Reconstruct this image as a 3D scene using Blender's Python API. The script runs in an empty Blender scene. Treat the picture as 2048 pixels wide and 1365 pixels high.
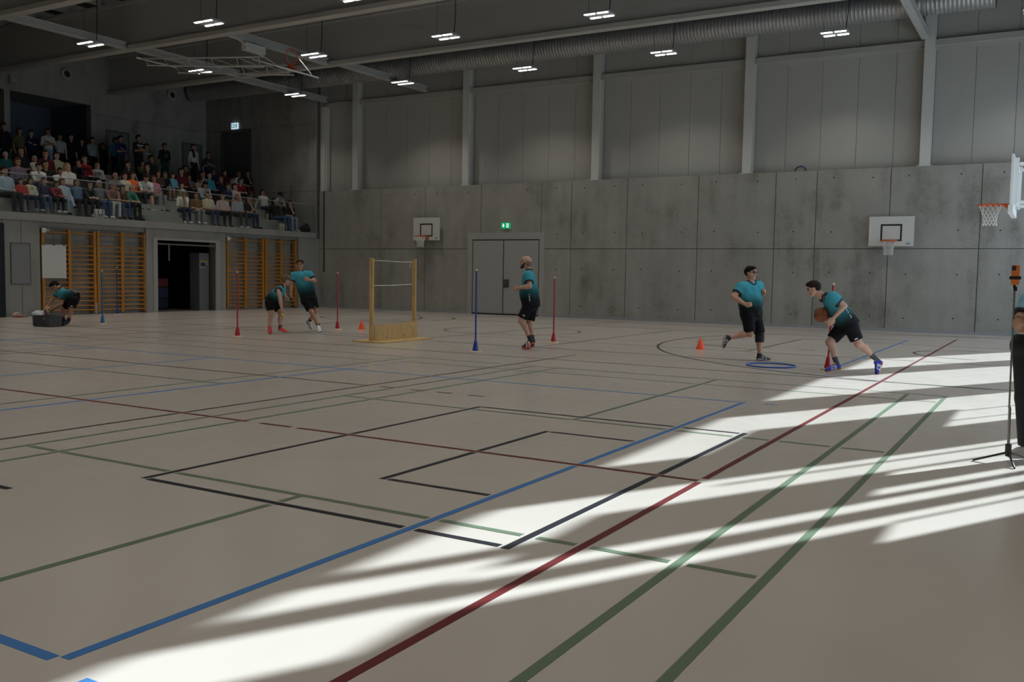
import bpy, bmesh, math, random
import numpy as np
from mathutils import Vector, Matrix
random.seed(7)
S = bpy.context.scene
COL = S.collection
PI = math.pi
# ------------------------------------------------------------------ camera, sky, sun, exposure
def make_camera():
    yaw, pitch, roll = (math.radians(a) for a in (-30.452, 4.0724, 0.948))
    f = Vector((math.sin(yaw)*math.cos(pitch), math.cos(yaw)*math.cos(pitch), -math.sin(pitch)))
    r = Vector((math.cos(yaw), -math.sin(yaw), 0)); u = r.cross(f)
    c, s = math.cos(roll), math.sin(roll)
    r, u = c*r + s*u, -s*r + c*u
    cam = bpy.data.cameras.new('camera'); o = bpy.data.objects.new('camera', cam)
    COL.objects.link(o)
    m = Matrix.Identity(4)
    for i in range(3):
        m[i][0], m[i][1], m[i][2] = r[i], u[i], -f[i]
    m[0][3], m[1][3], m[2][3] = 0, 0, 1.47
    o.matrix_world = m
    cam.sensor_width = 36; cam.sensor_fit = 'HORIZONTAL'; cam.lens = 1844.6/2048*36
    cam.clip_end = 200
    S.camera = o
make_camera()
SUN_AZ, SUN_EL = math.radians(62), math.radians(22)
w = bpy.data.worlds.new('sky'); S.world = w; w.use_nodes = True
bg = w.node_tree.nodes['Background']
bg.inputs[0].default_value = (0.62, 0.78, 1.0, 1); bg.inputs[1].default_value = 4.5
sl = bpy.data.lights.new('sun', 'SUN'); sl.energy = 25; sl.angle = math.radians(0.5); sl.color = (0.80, 0.90, 1.0)
so = bpy.data.objects.new('sun', sl); COL.objects.link(so)
so.rotation_euler = Vector((math.cos(SUN_AZ)*math.cos(SUN_EL), math.sin(SUN_AZ)*math.cos(SUN_EL), math.sin(SUN_EL))).to_track_quat('Z', 'Y').to_euler()
so.location = (20, 40, 20)
S.view_settings.view_transform = 'Standard'; S.view_settings.look = 'None'
S.view_settings.gamma = 1; S.view_settings.use_curve_mapping = False
S.view_settings.exposure = 0.0
S.cycles.caustics_reflective = False; S.cycles.caustics_refractive = False
S.cycles.max_bounces = 10; S.cycles.diffuse_bounces = 6; S.cycles.sample_clamp_indirect = 4
# ------------------------------------------------------------------ materials
MATS = {}
def new_mat(name):
    m = bpy.data.materials.new(name); m.use_nodes = True
    nt = m.node_tree
    return m, nt, nt.nodes['Principled BSDF']
def mat(name, col, rough=0.6, metal=0.0, spec=0.5, noise=0.0, scale=8.0, bump=0.0, stretch=None, emit=None, estr=0):
    if name in MATS: return MATS[name]
    m, nt, b = new_mat(name)
    b.inputs['Base Color'].default_value = (*col, 1)
    b.inputs['Roughness'].default_value = rough; b.inputs['Metallic'].default_value = metal
    b.inputs['Specular IOR Level'].default_value = spec
    if emit:
        b.inputs['Emission Color'].default_value = (*emit, 1); b.inputs['Emission Strength'].default_value = estr
    if noise or bump:
        tc = nt.nodes.new('ShaderNodeTexCoord'); mp = nt.nodes.new('ShaderNodeMapping')
        nt.links.new(tc.outputs['Object'], mp.inputs[0])
        if stretch: mp.inputs['Scale'].default_value = stretch
        n = nt.nodes.new('ShaderNodeTexNoise'); n.inputs['Scale'].default_value = scale; n.inputs['Detail'].default_value = 5
        nt.links.new(mp.outputs[0], n.inputs['Vector'])
        if noise:
            mx = nt.nodes.new('ShaderNodeMix'); mx.data_type = 'RGBA'
            mx.inputs[6].default_value = (*[max(0, c*(1-noise)) for c in col], 1)
            mx.inputs[7].default_value = (*[min(1, c*(1+noise)) for c in col], 1)
            nt.links.new(n.outputs[0], mx.inputs[0]); nt.links.new(mx.outputs[2], b.inputs['Base Color'])
        if bump:
            bp = nt.nodes.new('ShaderNodeBump'); bp.inputs['Strength'].default_value = bump; bp.inputs['Distance'].default_value = 0.02
            nt.links.new(n.outputs[0], bp.inputs['Height']); nt.links.new(bp.outputs[0], b.inputs['Normal'])
    MATS[name] = m
    return m
def concrete(name, col, dark=0.55, light=1.25):
    """Cast concrete: cloudy patches, vertical run stains and fine pores, in world metres."""
    if name in MATS: return MATS[name]
    m, nt, b = new_mat(name); N, L = nt.nodes, nt.links
    b.inputs['Roughness'].default_value = 0.72; b.inputs['Specular IOR Level'].default_value = 0.3
    g = N.new('ShaderNodeNewGeometry')
    oi = N.new('ShaderNodeObjectInfo')
    def noise(scale, sc, det, rough=0.6):
        mp = N.new('ShaderNodeMapping'); mp.inputs['Scale'].default_value = sc
        L.new(g.outputs['Position'], mp.inputs[0])
        n = N.new('ShaderNodeTexNoise'); n.inputs['Scale'].default_value = scale; n.inputs['Detail'].default_value = det
        n.inputs['Roughness'].default_value = rough
        L.new(mp.outputs[0], n.inputs['Vector']); return n.outputs[0]
    cloud = noise(0.8, (1, 1, 0.8), 6, 0.65); streak = noise(2.5, (1, 1, 0.12), 4); fine = noise(14, (1, 1, 1), 4)
    def math_(op, a, c):
        q = N.new('ShaderNodeMath'); q.operation = op
        for i, v in enumerate((a, c)):
            if isinstance(v, (int, float)): q.inputs[i].default_value = v
            else: L.new(v, q.inputs[i])
        return q.outputs[0]
    s = math_('ADD', math_('MULTIPLY', cloud, 0.55), math_('ADD', math_('MULTIPLY', streak, 0.3), math_('MULTIPLY', fine, 0.15)))
    s = math_('ADD', s, math_('MULTIPLY', math_('SUBTRACT', oi.outputs['Random'], 0.5), 0.05))
    cr = N.new('ShaderNodeValToRGB'); L.new(s, cr.inputs[0])
    e = cr.color_ramp.elements
    e[0].position = 0.33; e[0].color = (*[c*dark for c in (col[0], col[1]*0.98, col[2]*0.9)], 1)
    e[1].position = 0.66; e[1].color = (*[min(1, c*light) for c in col], 1)
    k = cr.color_ramp.elements.new(0.48); k.color = (*col, 1)
    L.new(cr.outputs[0], b.inputs['Base Color'])
    bp = N.new('ShaderNodeBump'); bp.inputs['Strength'].default_value = 0.15; bp.inputs['Distance'].default_value = 0.01
    L.new(fine, bp.inputs['Height']); L.new(bp.outputs[0], b.inputs['Normal'])
    MATS[name] = m
    return m
def wood(name, col, knots=False):
    if name in MATS: return MATS[name]
    m, nt, b = new_mat(name); N, L = nt.nodes, nt.links
    b.inputs['Roughness'].default_value = 0.5
    tc = N.new('ShaderNodeTexCoord'); mp = N.new('ShaderNodeMapping'); mp.inputs['Scale'].default_value = (9, 9, 1.2)
    L.new(tc.outputs['Object'], mp.inputs[0])
    n = N.new('ShaderNodeTexNoise'); n.inputs['Scale'].default_value = 3; n.inputs['Detail'].default_value = 6
    L.new(mp.outputs[0], n.inputs[0])
    cr = N.new('ShaderNodeValToRGB'); L.new(n.outputs[0], cr.inputs[0])
    cr.color_ramp.elements[0].position = 0.35; cr.color_ramp.elements[0].color = (*[c*0.78 for c in col], 1)
    cr.color_ramp.elements[1].position = 0.65; cr.color_ramp.elements[1].color = (*[min(1, c*1.12) for c in col], 1)
    out = cr.outputs[0]
    if knots:
        v = N.new('ShaderNodeTexVoronoi'); v.inputs['Scale'].default_value = 5
        L.new(tc.outputs['Object'], v.inputs['Vector'])
        c2 = N.new('ShaderNodeValToRGB'); L.new(v.outputs['Distance'], c2.inputs[0])
        c2.color_ramp.elements[0].position = 0.07; c2.color_ramp.elements[0].color = (0, 0, 0, 1)
        c2.color_ramp.elements[1].position = 0.13; c2.color_ramp.elements[1].color = (1, 1, 1, 1)
        mx = N.new('ShaderNodeMix'); mx.data_type = 'RGBA'
        L.new(c2.outputs[0], mx.inputs[0]); mx.inputs[6].default_value = (*[c*0.45 for c in col], 1); L.new(out, mx.inputs[7])
        out = mx.outputs[2]
    L.new(out, b.inputs['Base Color'])
    MATS[name] = m
    return m
def glass(name, tint, refl=0.06):
    if name in MATS: return MATS[name]
    m, nt, b = new_mat(name); N, L = nt.nodes, nt.links
    N.remove(b)
    t = N.new('ShaderNodeBsdfTransparent'); t.inputs[0].default_value = (*tint, 1)
    gl = N.new('ShaderNodeBsdfGlossy'); gl.inputs['Roughness'].default_value = 0.03
    mx = N.new('ShaderNodeMixShader')
    mx.inputs[0].default_value = refl
    L.new(t.outputs[0], mx.inputs[1]); L.new(gl.outputs[0], mx.inputs[2])
    L.new(mx.outputs[0], N['Material Output'].inputs[0])
    MATS[name] = m
    return m
def floor_mat():
    m, nt, b = new_mat('sports_floor'); N, L = nt.nodes, nt.links
    g = N.new('ShaderNodeNewGeometry')
    n = N.new('ShaderNodeTexNoise'); n.inputs['Scale'].default_value = 0.6; n.inputs['Detail'].default_value = 6
    L.new(g.outputs['Position'], n.inputs[0])
    cr = N.new('ShaderNodeValToRGB'); L.new(n.outputs[0], cr.inputs[0])
    cr.color_ramp.elements[0].position = 0.3; cr.color_ramp.elements[0].color = (0.445, 0.395, 0.345, 1)
    cr.color_ramp.elements[1].position = 0.7; cr.color_ramp.elements[1].color = (0.485, 0.435, 0.385, 1)
    L.new(cr.outputs[0], b.inputs['Base Color'])
    n2 = N.new('ShaderNodeTexNoise'); n2.inputs['Scale'].default_value = 5; n2.inputs['Detail'].default_value = 8
    L.new(g.outputs['Position'], n2.inputs[0])
    mr = N.new('ShaderNodeMapRange'); mr.inputs[3].default_value = 0.15; mr.inputs[4].default_value = 0.27
    L.new(n2.outputs[0], mr.inputs[0]); L.new(mr.outputs[0], b.inputs['Roughness'])
    b.inputs['Specular IOR Level'].default_value = 0.45
    return m
M_CON = concrete('concrete_wall', (0.295, 0.287, 0.258))
M_CON2 = concrete('concrete_smooth', (0.30, 0.295, 0.27), 0.75, 1.12)
M_JOINT = mat('joint_dark', (0.10, 0.097, 0.088), 0.9)
M_CLAD = mat('cladding_light_grey', (0.42, 0.415, 0.375), 0.55, noise=0.03, scale=2)
M_STEEL = mat('steel_painted_grey', (0.60, 0.60, 0.55), 0.5, noise=0.04, scale=3)
M_GIRD = mat('girder_grey', (0.43, 0.43, 0.41), 0.55, noise=0.05, scale=1.5)
M_FLANGE = mat('flange_light', (0.46, 0.455, 0.42), 0.5)
M_ROOF = mat('roof_dark', (0.035, 0.035, 0.035), 0.9)
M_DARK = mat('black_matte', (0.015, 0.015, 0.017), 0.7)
M_WHITE = mat('white_paint', (0.72, 0.72, 0.69), 0.45)
M_DOOR = mat('door_grey', (0.36, 0.355, 0.335), 0.5, noise=0.03, scale=3)
M_BARS = wood('varnished_wood_bar', (0.50, 0.22, 0.035))
M_PINE = wood('pine_plank', (0.56, 0.37, 0.14))
M_PLY = wood('pine_board_knots', (0.56, 0.38, 0.15), True)
# ------------------------------------------------------------------ mesh helpers
class MB:
    """collects faces; build() links ONE mesh object"""
    def __init__(s): s.v = []; s.f = []; s.m = []
    def add(s, verts, faces, mi=0):
        k = len(s.v); s.v += [tuple(p) for p in verts]; s.f += [tuple(i+k for i in f) for f in faces]; s.m += [mi]*len(faces); return s
    def box(s, a, b, mi=0):
        (x0, y0, z0), (x1, y1, z1) = [min(p) for p in zip(a, b)], [max(p) for p in zip(a, b)]
        V = [(x0,y0,z0),(x1,y0,z0),(x1,y1,z0),(x0,y1,z0),(x0,y0,z1),(x1,y0,z1),(x1,y1,z1),(x0,y1,z1)]
        return s.add(V, [(0,3,2,1),(4,5,6,7),(0,1,5,4),(1,2,6,5),(2,3,7,6),(3,0,4,7)], mi)
    def tube(s, pts, r, n=10, mi=0, caps=True, closed=False):
        """tube along a path; r may be a list"""
        P = [Vector(p) for p in pts]; R = r if isinstance(r, (list, tuple)) else [r]*len(P)
        rings = []; up = None
        for i, p in enumerate(P):
            a = P[(i-1) % len(P)] if (closed or i > 0) else p
            c = P[(i+1) % len(P)] if (closed or i < len(P)-1) else p
            d = (c-a).normalized()
            if up is None: up = d.orthogonal().normalized()
            x = (up - d*up.dot(d)).normalized(); up = x; y = d.cross(x)
            rings.append([p + (x*math.cos(2*PI*k/n) + y*math.sin(2*PI*k/n))*R[i] for k in range(n)])
        V = [q for g in rings for q in g]; F = []
        m = len(P)
        for i in range(m if closed else m-1):
            j = (i+1) % m
            for k in range(n): F.append((i*n+k, i*n+(k+1) % n, j*n+(k+1) % n, j*n+k))
        if caps and not closed: F += [tuple(range(n))[::-1], tuple((m-1)*n+k for k in range(n))]
        return s.add(V, F, mi)
    def lathe(s, prof, n=20, c=(0,0,0), mi=0):
        """profile [(r,z)...] about z"""
        V = [(c[0]+r*math.cos(2*PI*k/n), c[1]+r*math.sin(2*PI*k/n), c[2]+z) for r, z in prof for k in range(n)]
        F = [(i*n+k, i*n+(k+1) % n, (i+1)*n+(k+1) % n, (i+1)*n+k) for i in range(len(prof)-1) for k in range(n)]
        F += [tuple(range(n))[::-1], tuple((len(prof)-1)*n+k for k in range(n))]
        return s.add(V, F, mi)
    def prism(s, poly, a, b, axis=0, mi=0):
        """polygon in the two other axes, extruded from a to b along axis"""
        def P(t, u, v): return [(t,u,v), (u,t,v), (u,v,t)][axis]
        n = len(poly); V = [P(a, *p) for p in poly] + [P(b, *p) for p in poly]
        F = [tuple(range(n))[::-1], tuple(range(n, 2*n))] + [(i, (i+1) % n, n+(i+1) % n, n+i) for i in range(n)]
        return s.add(V, F, mi)
    def build(s, name, mats, parent=None, smooth=False, loc=None):
        me = bpy.data.meshes.new(name); me.from_pydata(s.v, [], s.f)
        for q in (mats if isinstance(mats, (list, tuple)) else [mats]): me.materials.append(q)
        if len(set(s.m)) > 1: me.polygons.foreach_set('material_index', s.m)
        bm = bmesh.new(); bm.from_mesh(me); bmesh.ops.recalc_face_normals(bm, faces=bm.faces); bm.to_mesh(me); bm.free()
        if smooth: me.polygons.foreach_set('use_smooth', [True]*len(me.polygons)); 
        if smooth == 'auto': me.set_sharp_from_angle(angle=math.radians(40))
        o = bpy.data.objects.new(name, me); COL.objects.link(o)
        if parent: o.parent = parent
        if loc: o.location = loc
        return o
def tag(o, label=None, cat=None, group=None, kind=None):
    if label: o['label'] = label
    if cat: o['category'] = cat
    if group: o['group'] = group
    if kind: o['kind'] = kind
    return o
def empty(name, loc=(0,0,0), label=None, cat=None, group=None, kind=None, rz=0):
    o = bpy.data.objects.new(name, None); COL.objects.link(o); o.location = loc; o.rotation_euler = (0,0,rz); o.empty_display_size = 0.2
    return tag(o, label, cat, group, kind)
def share(src, name, parent=None, loc=(0,0,0), rot=(0,0,0)):
    o = bpy.data.objects.new(name, src.data); COL.objects.link(o); o.parent = parent; o.location = loc; o.rotation_euler = rot
    return o
def copy_tree(o, parent=None):
    c = o.copy(); COL.objects.link(c); c.parent = parent
    for ch in list(o.children): copy_tree(ch, c)
    return c
def text_obj(txt, name, m, size, parent, loc, rot, ext=0.001, align='CENTER'):
    cu = bpy.data.curves.new(name, 'FONT'); cu.body = txt; cu.size = size; cu.extrude = ext; cu.align_x = align; cu.align_y = 'CENTER'
    o = bpy.data.objects.new(name, cu); COL.objects.link(o)
    dg = bpy.context.evaluated_depsgraph_get(); me = bpy.data.meshes.new_from_object(o.evaluated_get(dg))
    bpy.data.objects.remove(o); me.materials.clear(); me.materials.append(m)
    o = bpy.data.objects.new(name, me); COL.objects.link(o); o.parent = parent; o.location = loc; o.rotation_euler = rot
    return o
# ------------------------------------------------------------------ the hall: floor, walls, roof
XL, XR, YB, YF = -26.65, 2.6, 29.3, -9.0
ZC, ZR = 4.83, 9.97
ZT = ZR+0.36
fl = MB().box((-31.5, YF, -0.25), (XR+0.3, YB+0.45, 0)).build('floor', floor_mat()); tag(fl, kind='structure')
# --- back wall: cast concrete panels with recessed joints
wb = MB().box((XL-0.3, YB+0.02, 0), (XR+0.3, YB+0.42, ZC-0.005)).build('wall_back', M_JOINT); tag(wb, kind='structure')
JX = [-26.65, -23.39, -21.22, -18.66, -16.09, -14.88, -12.76, -10.24, -7.73, -6.48, -4.36, -1.95, 0.55, 2.6]
DX0, DX1, DZ = -19.21, -15.93, 3.04
def wall_panel(poly):
    return MB().prism(poly, YB, YB+0.05, 1).build('concrete_panel', M_CON, wb)
G = 0.011
for i in range(len(JX)-1):
    x0, x1 = JX[i]+G, JX[i+1]-G
    a, b = x0, x1
    if b > DX0 and a < DX0: b = DX0
    elif a < DX1 and b > DX1: a = DX1
    elif a >= DX0 and b <= DX1: a = b
    if b-a > 0.05: wall_panel([(a, 0), (b, 0), (b, 2.43), (a, 2.43)])
    if x0 < DX0 < x1: poly = [(x0, 2.452), (DX0, 2.452), (DX0, DZ), (x1, DZ), (x1, ZC), (x0, ZC)]
    elif x0 < DX1 < x1: poly = [(x0, DZ), (DX1, DZ), (DX1, 2.452), (x1, 2.452), (x1, ZC), (x0, ZC)]
    elif x0 >= DX0 and x1 <= DX1: poly = [(x0, DZ), (x1, DZ), (x1, ZC), (x0, ZC)]
    else: poly = [(x0, 2.452), (x1, 2.452), (x1, ZC), (x0, ZC)]
    wall_panel(poly)
hole = MB().lathe([(0.022, -0.004), (0.022, 0.004)], 10).build('tie_hole', M_DARK, wb); hole.rotation_euler = (PI/2, 0, 0); hole.location = (0, -50, -50)
first = True
for i in range(len(JX)-1):
    wd = JX[i+1]-JX[i]
    for t in ((0.22, 0.78) if wd > 1.6 else (0.5,)):
        x = JX[i]+wd*t
        for z in (0.42, 1.72, 2.98, 4.58):
            if DX0-0.1 < x < DX1+0.1 and z < DZ+0.1: continue
            if first: o = hole; first = False
            else: o = share(hole, 'tie_hole', wb, rot=(PI/2, 0, 0))
            o.location = (x + random.uniform(-.04, .04), YB-0.001, z + random.uniform(-.03, .03))
bb = MB().box((XL, YB-0.02, 0), (DX0, YB, 0.075)).box((DX1, YB-0.02, 0), (XR, YB, 0.075)).build('baseboard_back', mat('baseboard_grey', (0.30, 0.30, 0.31), 0.5)); tag(bb, kind='structure')
# --- light metal cladding above the concrete
wu = MB().box((-33.2, YB+0.46, ZC), (XR, YB+0.6, ZT)).build('wall_back_upper', M_JOINT); tag(wu, kind='structure')
x = -13.94 - 1.06*12
cx0 = []
while x < XR: cx0.append(x); x += 1.06
for a, b in zip(cx0[:-1], cx0[1:]):
    MB().box((a+0.005, YB+0.40, ZC), (b-0.005, YB+0.47, ZR)).build('cladding_panel', M_CLAD, wu)
tag(MB().box((XL, YB+0.24, 8.30), (XR, YB+0.40, 8.47)).box((XL, YB+0.36, 8.2), (XR, YB+0.40, 8.30)).build('trim_1', M_CLAD), kind='structure')
CXS = [-24.78, -19.42, -14.03, -8.70, -3.48, 1.84]
cn = ['between the dark corner and the small backboard', 'left of the double door', 'right of the double door', 'above the blue arch on the ledge', 'left of the backboard seen edge-on', 'at the window end of the hall']
for cx, t in zip(CXS, cn):
    c = empty('steel_column', (cx, YB+0.2, ZC), 'white steel column on the concrete ledge, ' + t, 'column', 'steel columns of the long wall')
    MB().box((-0.14, -0.16, 0.02), (0.14, -0.135, ZR-ZC)).box((-0.14, 0.135, 0.02), (0.14, 0.16, ZR-ZC)).box((-0.05, -0.14, 0.02), (0.05, 0.14, ZR-ZC)).build('shaft', M_STEEL, c)
    MB().box((-0.2, -0.19, 0), (0.2, 0.19, 0.03)).build('base_plate', M_STEEL, c)
tag(MB().box((-26.67, 29.36, ZC), (-26.63, YB+0.455, ZT)).build('trim_2', M_CON), kind='structure')
tag(MB().box((-26.62, YB+0.05, ZC), (-26.42, YB+0.39, 8.3)).box((-26.40, YB+0.1, ZC), (-26.36, YB+0.3, 8.2)).build('corner_post', M_STEEL), 'slim grey steel post in the corner beside the stand', 'post')
tag(MB().box((-26.42, YB-0.03, 1.55), (-26.35, YB, ZC)).box((-26.45, YB-0.02, 1.5), (-26.32, YB, 1.56)).build('guide_rail', mat('rail_brown', (0.07, 0.065, 0.055), 0.6)), 'dark vertical guide rail on the concrete beside the stand', 'rail')
# --- double door in the back wall
d = empty('door_1', ((DX0+DX1)/2, YB, 0), kind='structure')
hw = (DX1-DX0)/2
MB().box((-hw, -0.03, 0), (-hw+0.2, 0.02, DZ)).box((hw-0.2, -0.03, 0), (hw, 0.02, DZ)).box((-hw+0.2, -0.03, DZ-0.25), (hw-0.2, 0.02, DZ)).build('door_frame', M_DOOR, d)
for s, a, b in ((-1, -hw+0.235, -0.09), (1, -0.05, hw-0.235)):
    lf = MB().box((a, -0.022, 0.05), (b, 0.02, DZ-0.29)).build('door_leaf', M_DOOR, d)
    MB().box((a+0.05, -0.028, 0.1), (b-0.05, -0.02, DZ-0.34)).build('leaf_panel', M_DOOR, lf)
    if s > 0: MB().box((a+0.02, -0.045, 1.02), (a+0.24, -0.025, 1.32)).box((a+0.05, -0.07, 1.12), (a+0.2, -0.045, 1.15)).build('handle_plate', mat('dark_steel', (0.13, 0.13, 0.12), 0.4, 0.6), lf)
MB().box((-hw+0.2, 0.0, 0), (hw-0.2, 0.03, DZ-0.25)).build('door_gap', M_DARK, d)
# --- left end: concrete piers below the gallery, with the recesses for the wall bars and the store
wl = empty('wall_left', (XL, 22, 0), kind='structure')
def lbox(a, b, m=M_CON2, name='concrete_pier', par=wl):
    return MB().box((a[0]-XL, a[1]-22, a[2]), (b[0]-XL, b[1]-22, b[2])).build(name, m, par)
lbox((-27.6, YF, 0), (XL, 15.78, 2.86)); lbox((-27.2, 15.80, 0), (XL, 16.36, 2.86)); lbox((-27.2, 16.375, 0), (XL, 16.95, 2.86))
lbox((-27.2, 20.76, 0), (XL, 21.03, 2.86)); lbox((-27.2, 23.93, 0), (XL, 24.24, 2.86)); lbox((-27.2, 21.03, 2.56), (XL, 23.93, 2.86), name='lintel')
lbox((-27.2, 28.06, 0), (XL, 29.3, 2.86))
lbox((-27.2, 16.95, 2.72), (XL-0.12, 20.76, 2.86), name='lintel'); lbox((-27.2, 24.24, 2.76), (XL-0.12, 28.06, 2.86), name='lintel')
lbox((-27.2, 16.95, 0), (-26.98, 20.76, 2.72), M_CON, 'recess_panel'); lbox((-27.2, 24.24, 0), (-26.98, 28.06, 2.76), M_CON, 'recess_panel')
for a, b in ((15.8, 16.95), (20.76, 21.03), (23.93, 24.24), (28.06, 29.28)):
    tag(MB().box((XL, a, 0), (XL+0.012, b, 0.075)).build('baseboard_left', MATS['baseboard_grey']), kind='structure')
tag(MB().box((XL+0.02, 15.0, 0), (XL+0.14, 15.76, 2.75)).box((XL+0.14, 15.4, 0), (XL+0.17, 15.76, 2.75)).build('folded_partition', mat('curtain_navy', (0.012, 0.014, 0.022), 0.8)), 'dark navy edge of a folded partition at the left wall', 'partition')
# store room behind the opening
sr = empty('door_2', (XL, 22.48, 0), kind='structure')
MB().box((-0.02, -1.45, 0), (0.03, -1.28, 2.56)).box((-0.02, 1.28, 0), (0.03, 1.45, 2.56)).box((-0.02, -1.28, 2.48), (0.03, 1.28, 2.56)).build('door_frame', M_DOOR, sr)
MB().box((-0.10, -1.28, 2.33), (-0.03, 1.28, 2.38)).build('shutter_bar', mat('bar_grey', (0.16, 0.155, 0.145), 0.6), sr)
MB().box((-0.12, -0.73, 1.78), (-0.10, -0.67, 2.33)).build('pull_strap', mat('strap_tan', (0.20, 0.17, 0.12), 0.8), sr)
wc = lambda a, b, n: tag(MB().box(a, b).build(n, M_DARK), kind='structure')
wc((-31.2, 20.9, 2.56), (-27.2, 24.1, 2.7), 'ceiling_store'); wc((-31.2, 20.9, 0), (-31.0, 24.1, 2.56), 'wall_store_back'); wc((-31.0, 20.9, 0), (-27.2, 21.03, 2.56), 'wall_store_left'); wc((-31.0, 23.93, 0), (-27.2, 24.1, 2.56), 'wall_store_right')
cab = empty('store_locker', (XL-0.55, 23.46, 0), 'tall pale grey locker standing inside the dark store room', 'locker')
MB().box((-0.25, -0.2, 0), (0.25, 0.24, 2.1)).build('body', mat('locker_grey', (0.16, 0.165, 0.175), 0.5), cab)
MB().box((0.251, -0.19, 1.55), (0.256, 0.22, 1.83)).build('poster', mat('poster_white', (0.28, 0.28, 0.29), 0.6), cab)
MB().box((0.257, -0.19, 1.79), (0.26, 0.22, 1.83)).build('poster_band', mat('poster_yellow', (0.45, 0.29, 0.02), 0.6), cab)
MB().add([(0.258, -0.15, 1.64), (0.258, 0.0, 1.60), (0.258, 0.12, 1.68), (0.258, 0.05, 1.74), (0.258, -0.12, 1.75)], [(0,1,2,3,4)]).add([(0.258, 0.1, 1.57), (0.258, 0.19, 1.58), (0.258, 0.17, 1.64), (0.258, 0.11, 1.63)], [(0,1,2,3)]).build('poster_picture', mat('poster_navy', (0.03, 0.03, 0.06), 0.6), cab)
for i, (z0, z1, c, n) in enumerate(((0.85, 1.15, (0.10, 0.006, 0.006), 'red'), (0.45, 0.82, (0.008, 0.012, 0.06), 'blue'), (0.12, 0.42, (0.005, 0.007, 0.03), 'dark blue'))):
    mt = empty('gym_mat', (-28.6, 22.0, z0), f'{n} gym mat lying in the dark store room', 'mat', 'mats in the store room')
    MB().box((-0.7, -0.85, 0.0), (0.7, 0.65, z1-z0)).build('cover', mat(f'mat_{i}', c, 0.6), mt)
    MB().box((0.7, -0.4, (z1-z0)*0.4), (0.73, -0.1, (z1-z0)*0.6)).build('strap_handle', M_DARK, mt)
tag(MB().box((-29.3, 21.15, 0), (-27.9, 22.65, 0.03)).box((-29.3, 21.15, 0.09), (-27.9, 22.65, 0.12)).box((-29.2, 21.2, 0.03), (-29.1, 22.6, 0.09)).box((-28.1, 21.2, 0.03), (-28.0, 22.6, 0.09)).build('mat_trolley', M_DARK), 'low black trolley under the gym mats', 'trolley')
# --- stepped stand
YS0, YS1 = 9.5, 29.09
st = empty('spectator_stand', (-26.65, 22, 3.1), 'stepped grey concrete stand full of seated people above the wall bars', 'stand')
def sbox(a, b, name, m=M_CON2): return MB().box((a[0]+26.65, a[1]-22, a[2]-3.1), (b[0]+26.65, b[1]-22, b[2]-3.1)).build(name, m, st)
sbox((-33.19, YS0, 2.87), (-26.60, YS1, 3.1), 'gallery_slab', M_CON2)
STEPX = [-27.45, -28.35, -29.25, -30.15]; STEPZ = [3.55, 4.0, 4.45, 4.9]
for x, z in zip(STEPX, STEPZ): sbox((-33.19, YS0, z-0.45), (x, YS1, z), 'seat_step')
for x, z in zip(STEPX, STEPZ):
    for y0, y1 in ((21.0, 22.6), (12.2, 13.8)): sbox((x, y0, z-0.45), (x+0.42, y1, z-0.225), 'stair_step')
gl = empty('glass_balustrade', (-26.63, 22, 3.1), 'clear glass balustrade with thin pale handrail along the stand', 'balustrade')
gy = [9.6, 15.2, 20.59, 26.20, 29.0]
for a, b in zip(gy[:-1], gy[1:]): MB().box((-0.008, a+0.015-22, 0.0), (0.008, b-0.015-22, 1.13)).build('glass_pane', glass('balustrade_glass', (0.90, 0.92, 0.91), 0.03), gl)
MB().box((-0.02, 9.6-22, 1.13), (0.02, 29.0-22, 1.155)).build('handrail', mat('handrail_pale', (0.30, 0.295, 0.28), 0.5), gl)
# walls of the gallery
wg = MB().box((-33.2, 29.14, 2.86), (XL-0.02, 29.35, ZT)).build('wall_gallery_side', M_JOINT); tag(wg, kind='structure')
for a, b in ((-33.2, -32.3), (-32.28, -30.4), (-30.38, -29.78), (-29.76, -28.1), (-28.08, XL)):
    for z0, z1 in ((2.86, 4.83), (4.845, 7.62), (7.635, ZR)):
        if (a, z0) == (-32.28, 4.845): continue
        MB().box((a, 29.1, z0), (b, 29.15, z1)).build('concrete_panel', M_CON, wg)
dd = empty('door_3', (-31.34, 29.12, 4.9), kind='structure')
MB().box((-0.90, -0.03, 0), (-0.8, 0.02, 2.7)).box((0.8, -0.03, 0), (0.9, 0.02, 2.7)).box((-0.8, -0.03, 2.6), (0.8, 0.02, 2.7)).build('door_frame', mat('door_dark_frame', (0.10, 0.10, 0.095), 0.5), dd)
MB().box((-0.79, 0, 0), (-0.01, 0.02, 2.59)).box((0.01, 0, 0), (0.79, 0.02, 2.59)).build('door_leaf', mat('door_dark', (0.085, 0.085, 0.08), 0.5), dd)
wr = empty('wall_gallery_back', (-33.2, 22, 4.9), kind='structure')
def gbox(a, b, m=M_CON, name='concrete_panel'): return MB().box((a[0]+33.2, a[1]-22, a[2]-4.9), (b[0]+33.2, b[1]-22, b[2]-4.9)).build(name, m, wr)
gbox((-33.5, YS0, 7.9), (-33.2, 16.0, ZT)); gbox((-33.5, 16.01, 7.9), (-33.2, 20.06, ZT)); gbox((-33.5, 20.07, 7.9), (-33.2, 23.35, ZT)); gbox((-33.5, 23.36, 7.6), (-33.2, 26.3, ZT)); gbox((-33.5, 26.31, 7.6), (-33.2, 29.14, ZT))
gbox((-33.5, 19.86, 4.9), (-33.2, 20.08, 7.9), name='pier'); gbox((-33.5, 23.36, 4.9), (-33.2, 26.3, 7.59)); gbox((-33.5, 26.31, 4.9), (-33.2, 29.14, 7.59)); gbox((-33.5, YS0, 4.9), (-33.2, 15.2, 7.9), name='pier')
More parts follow.
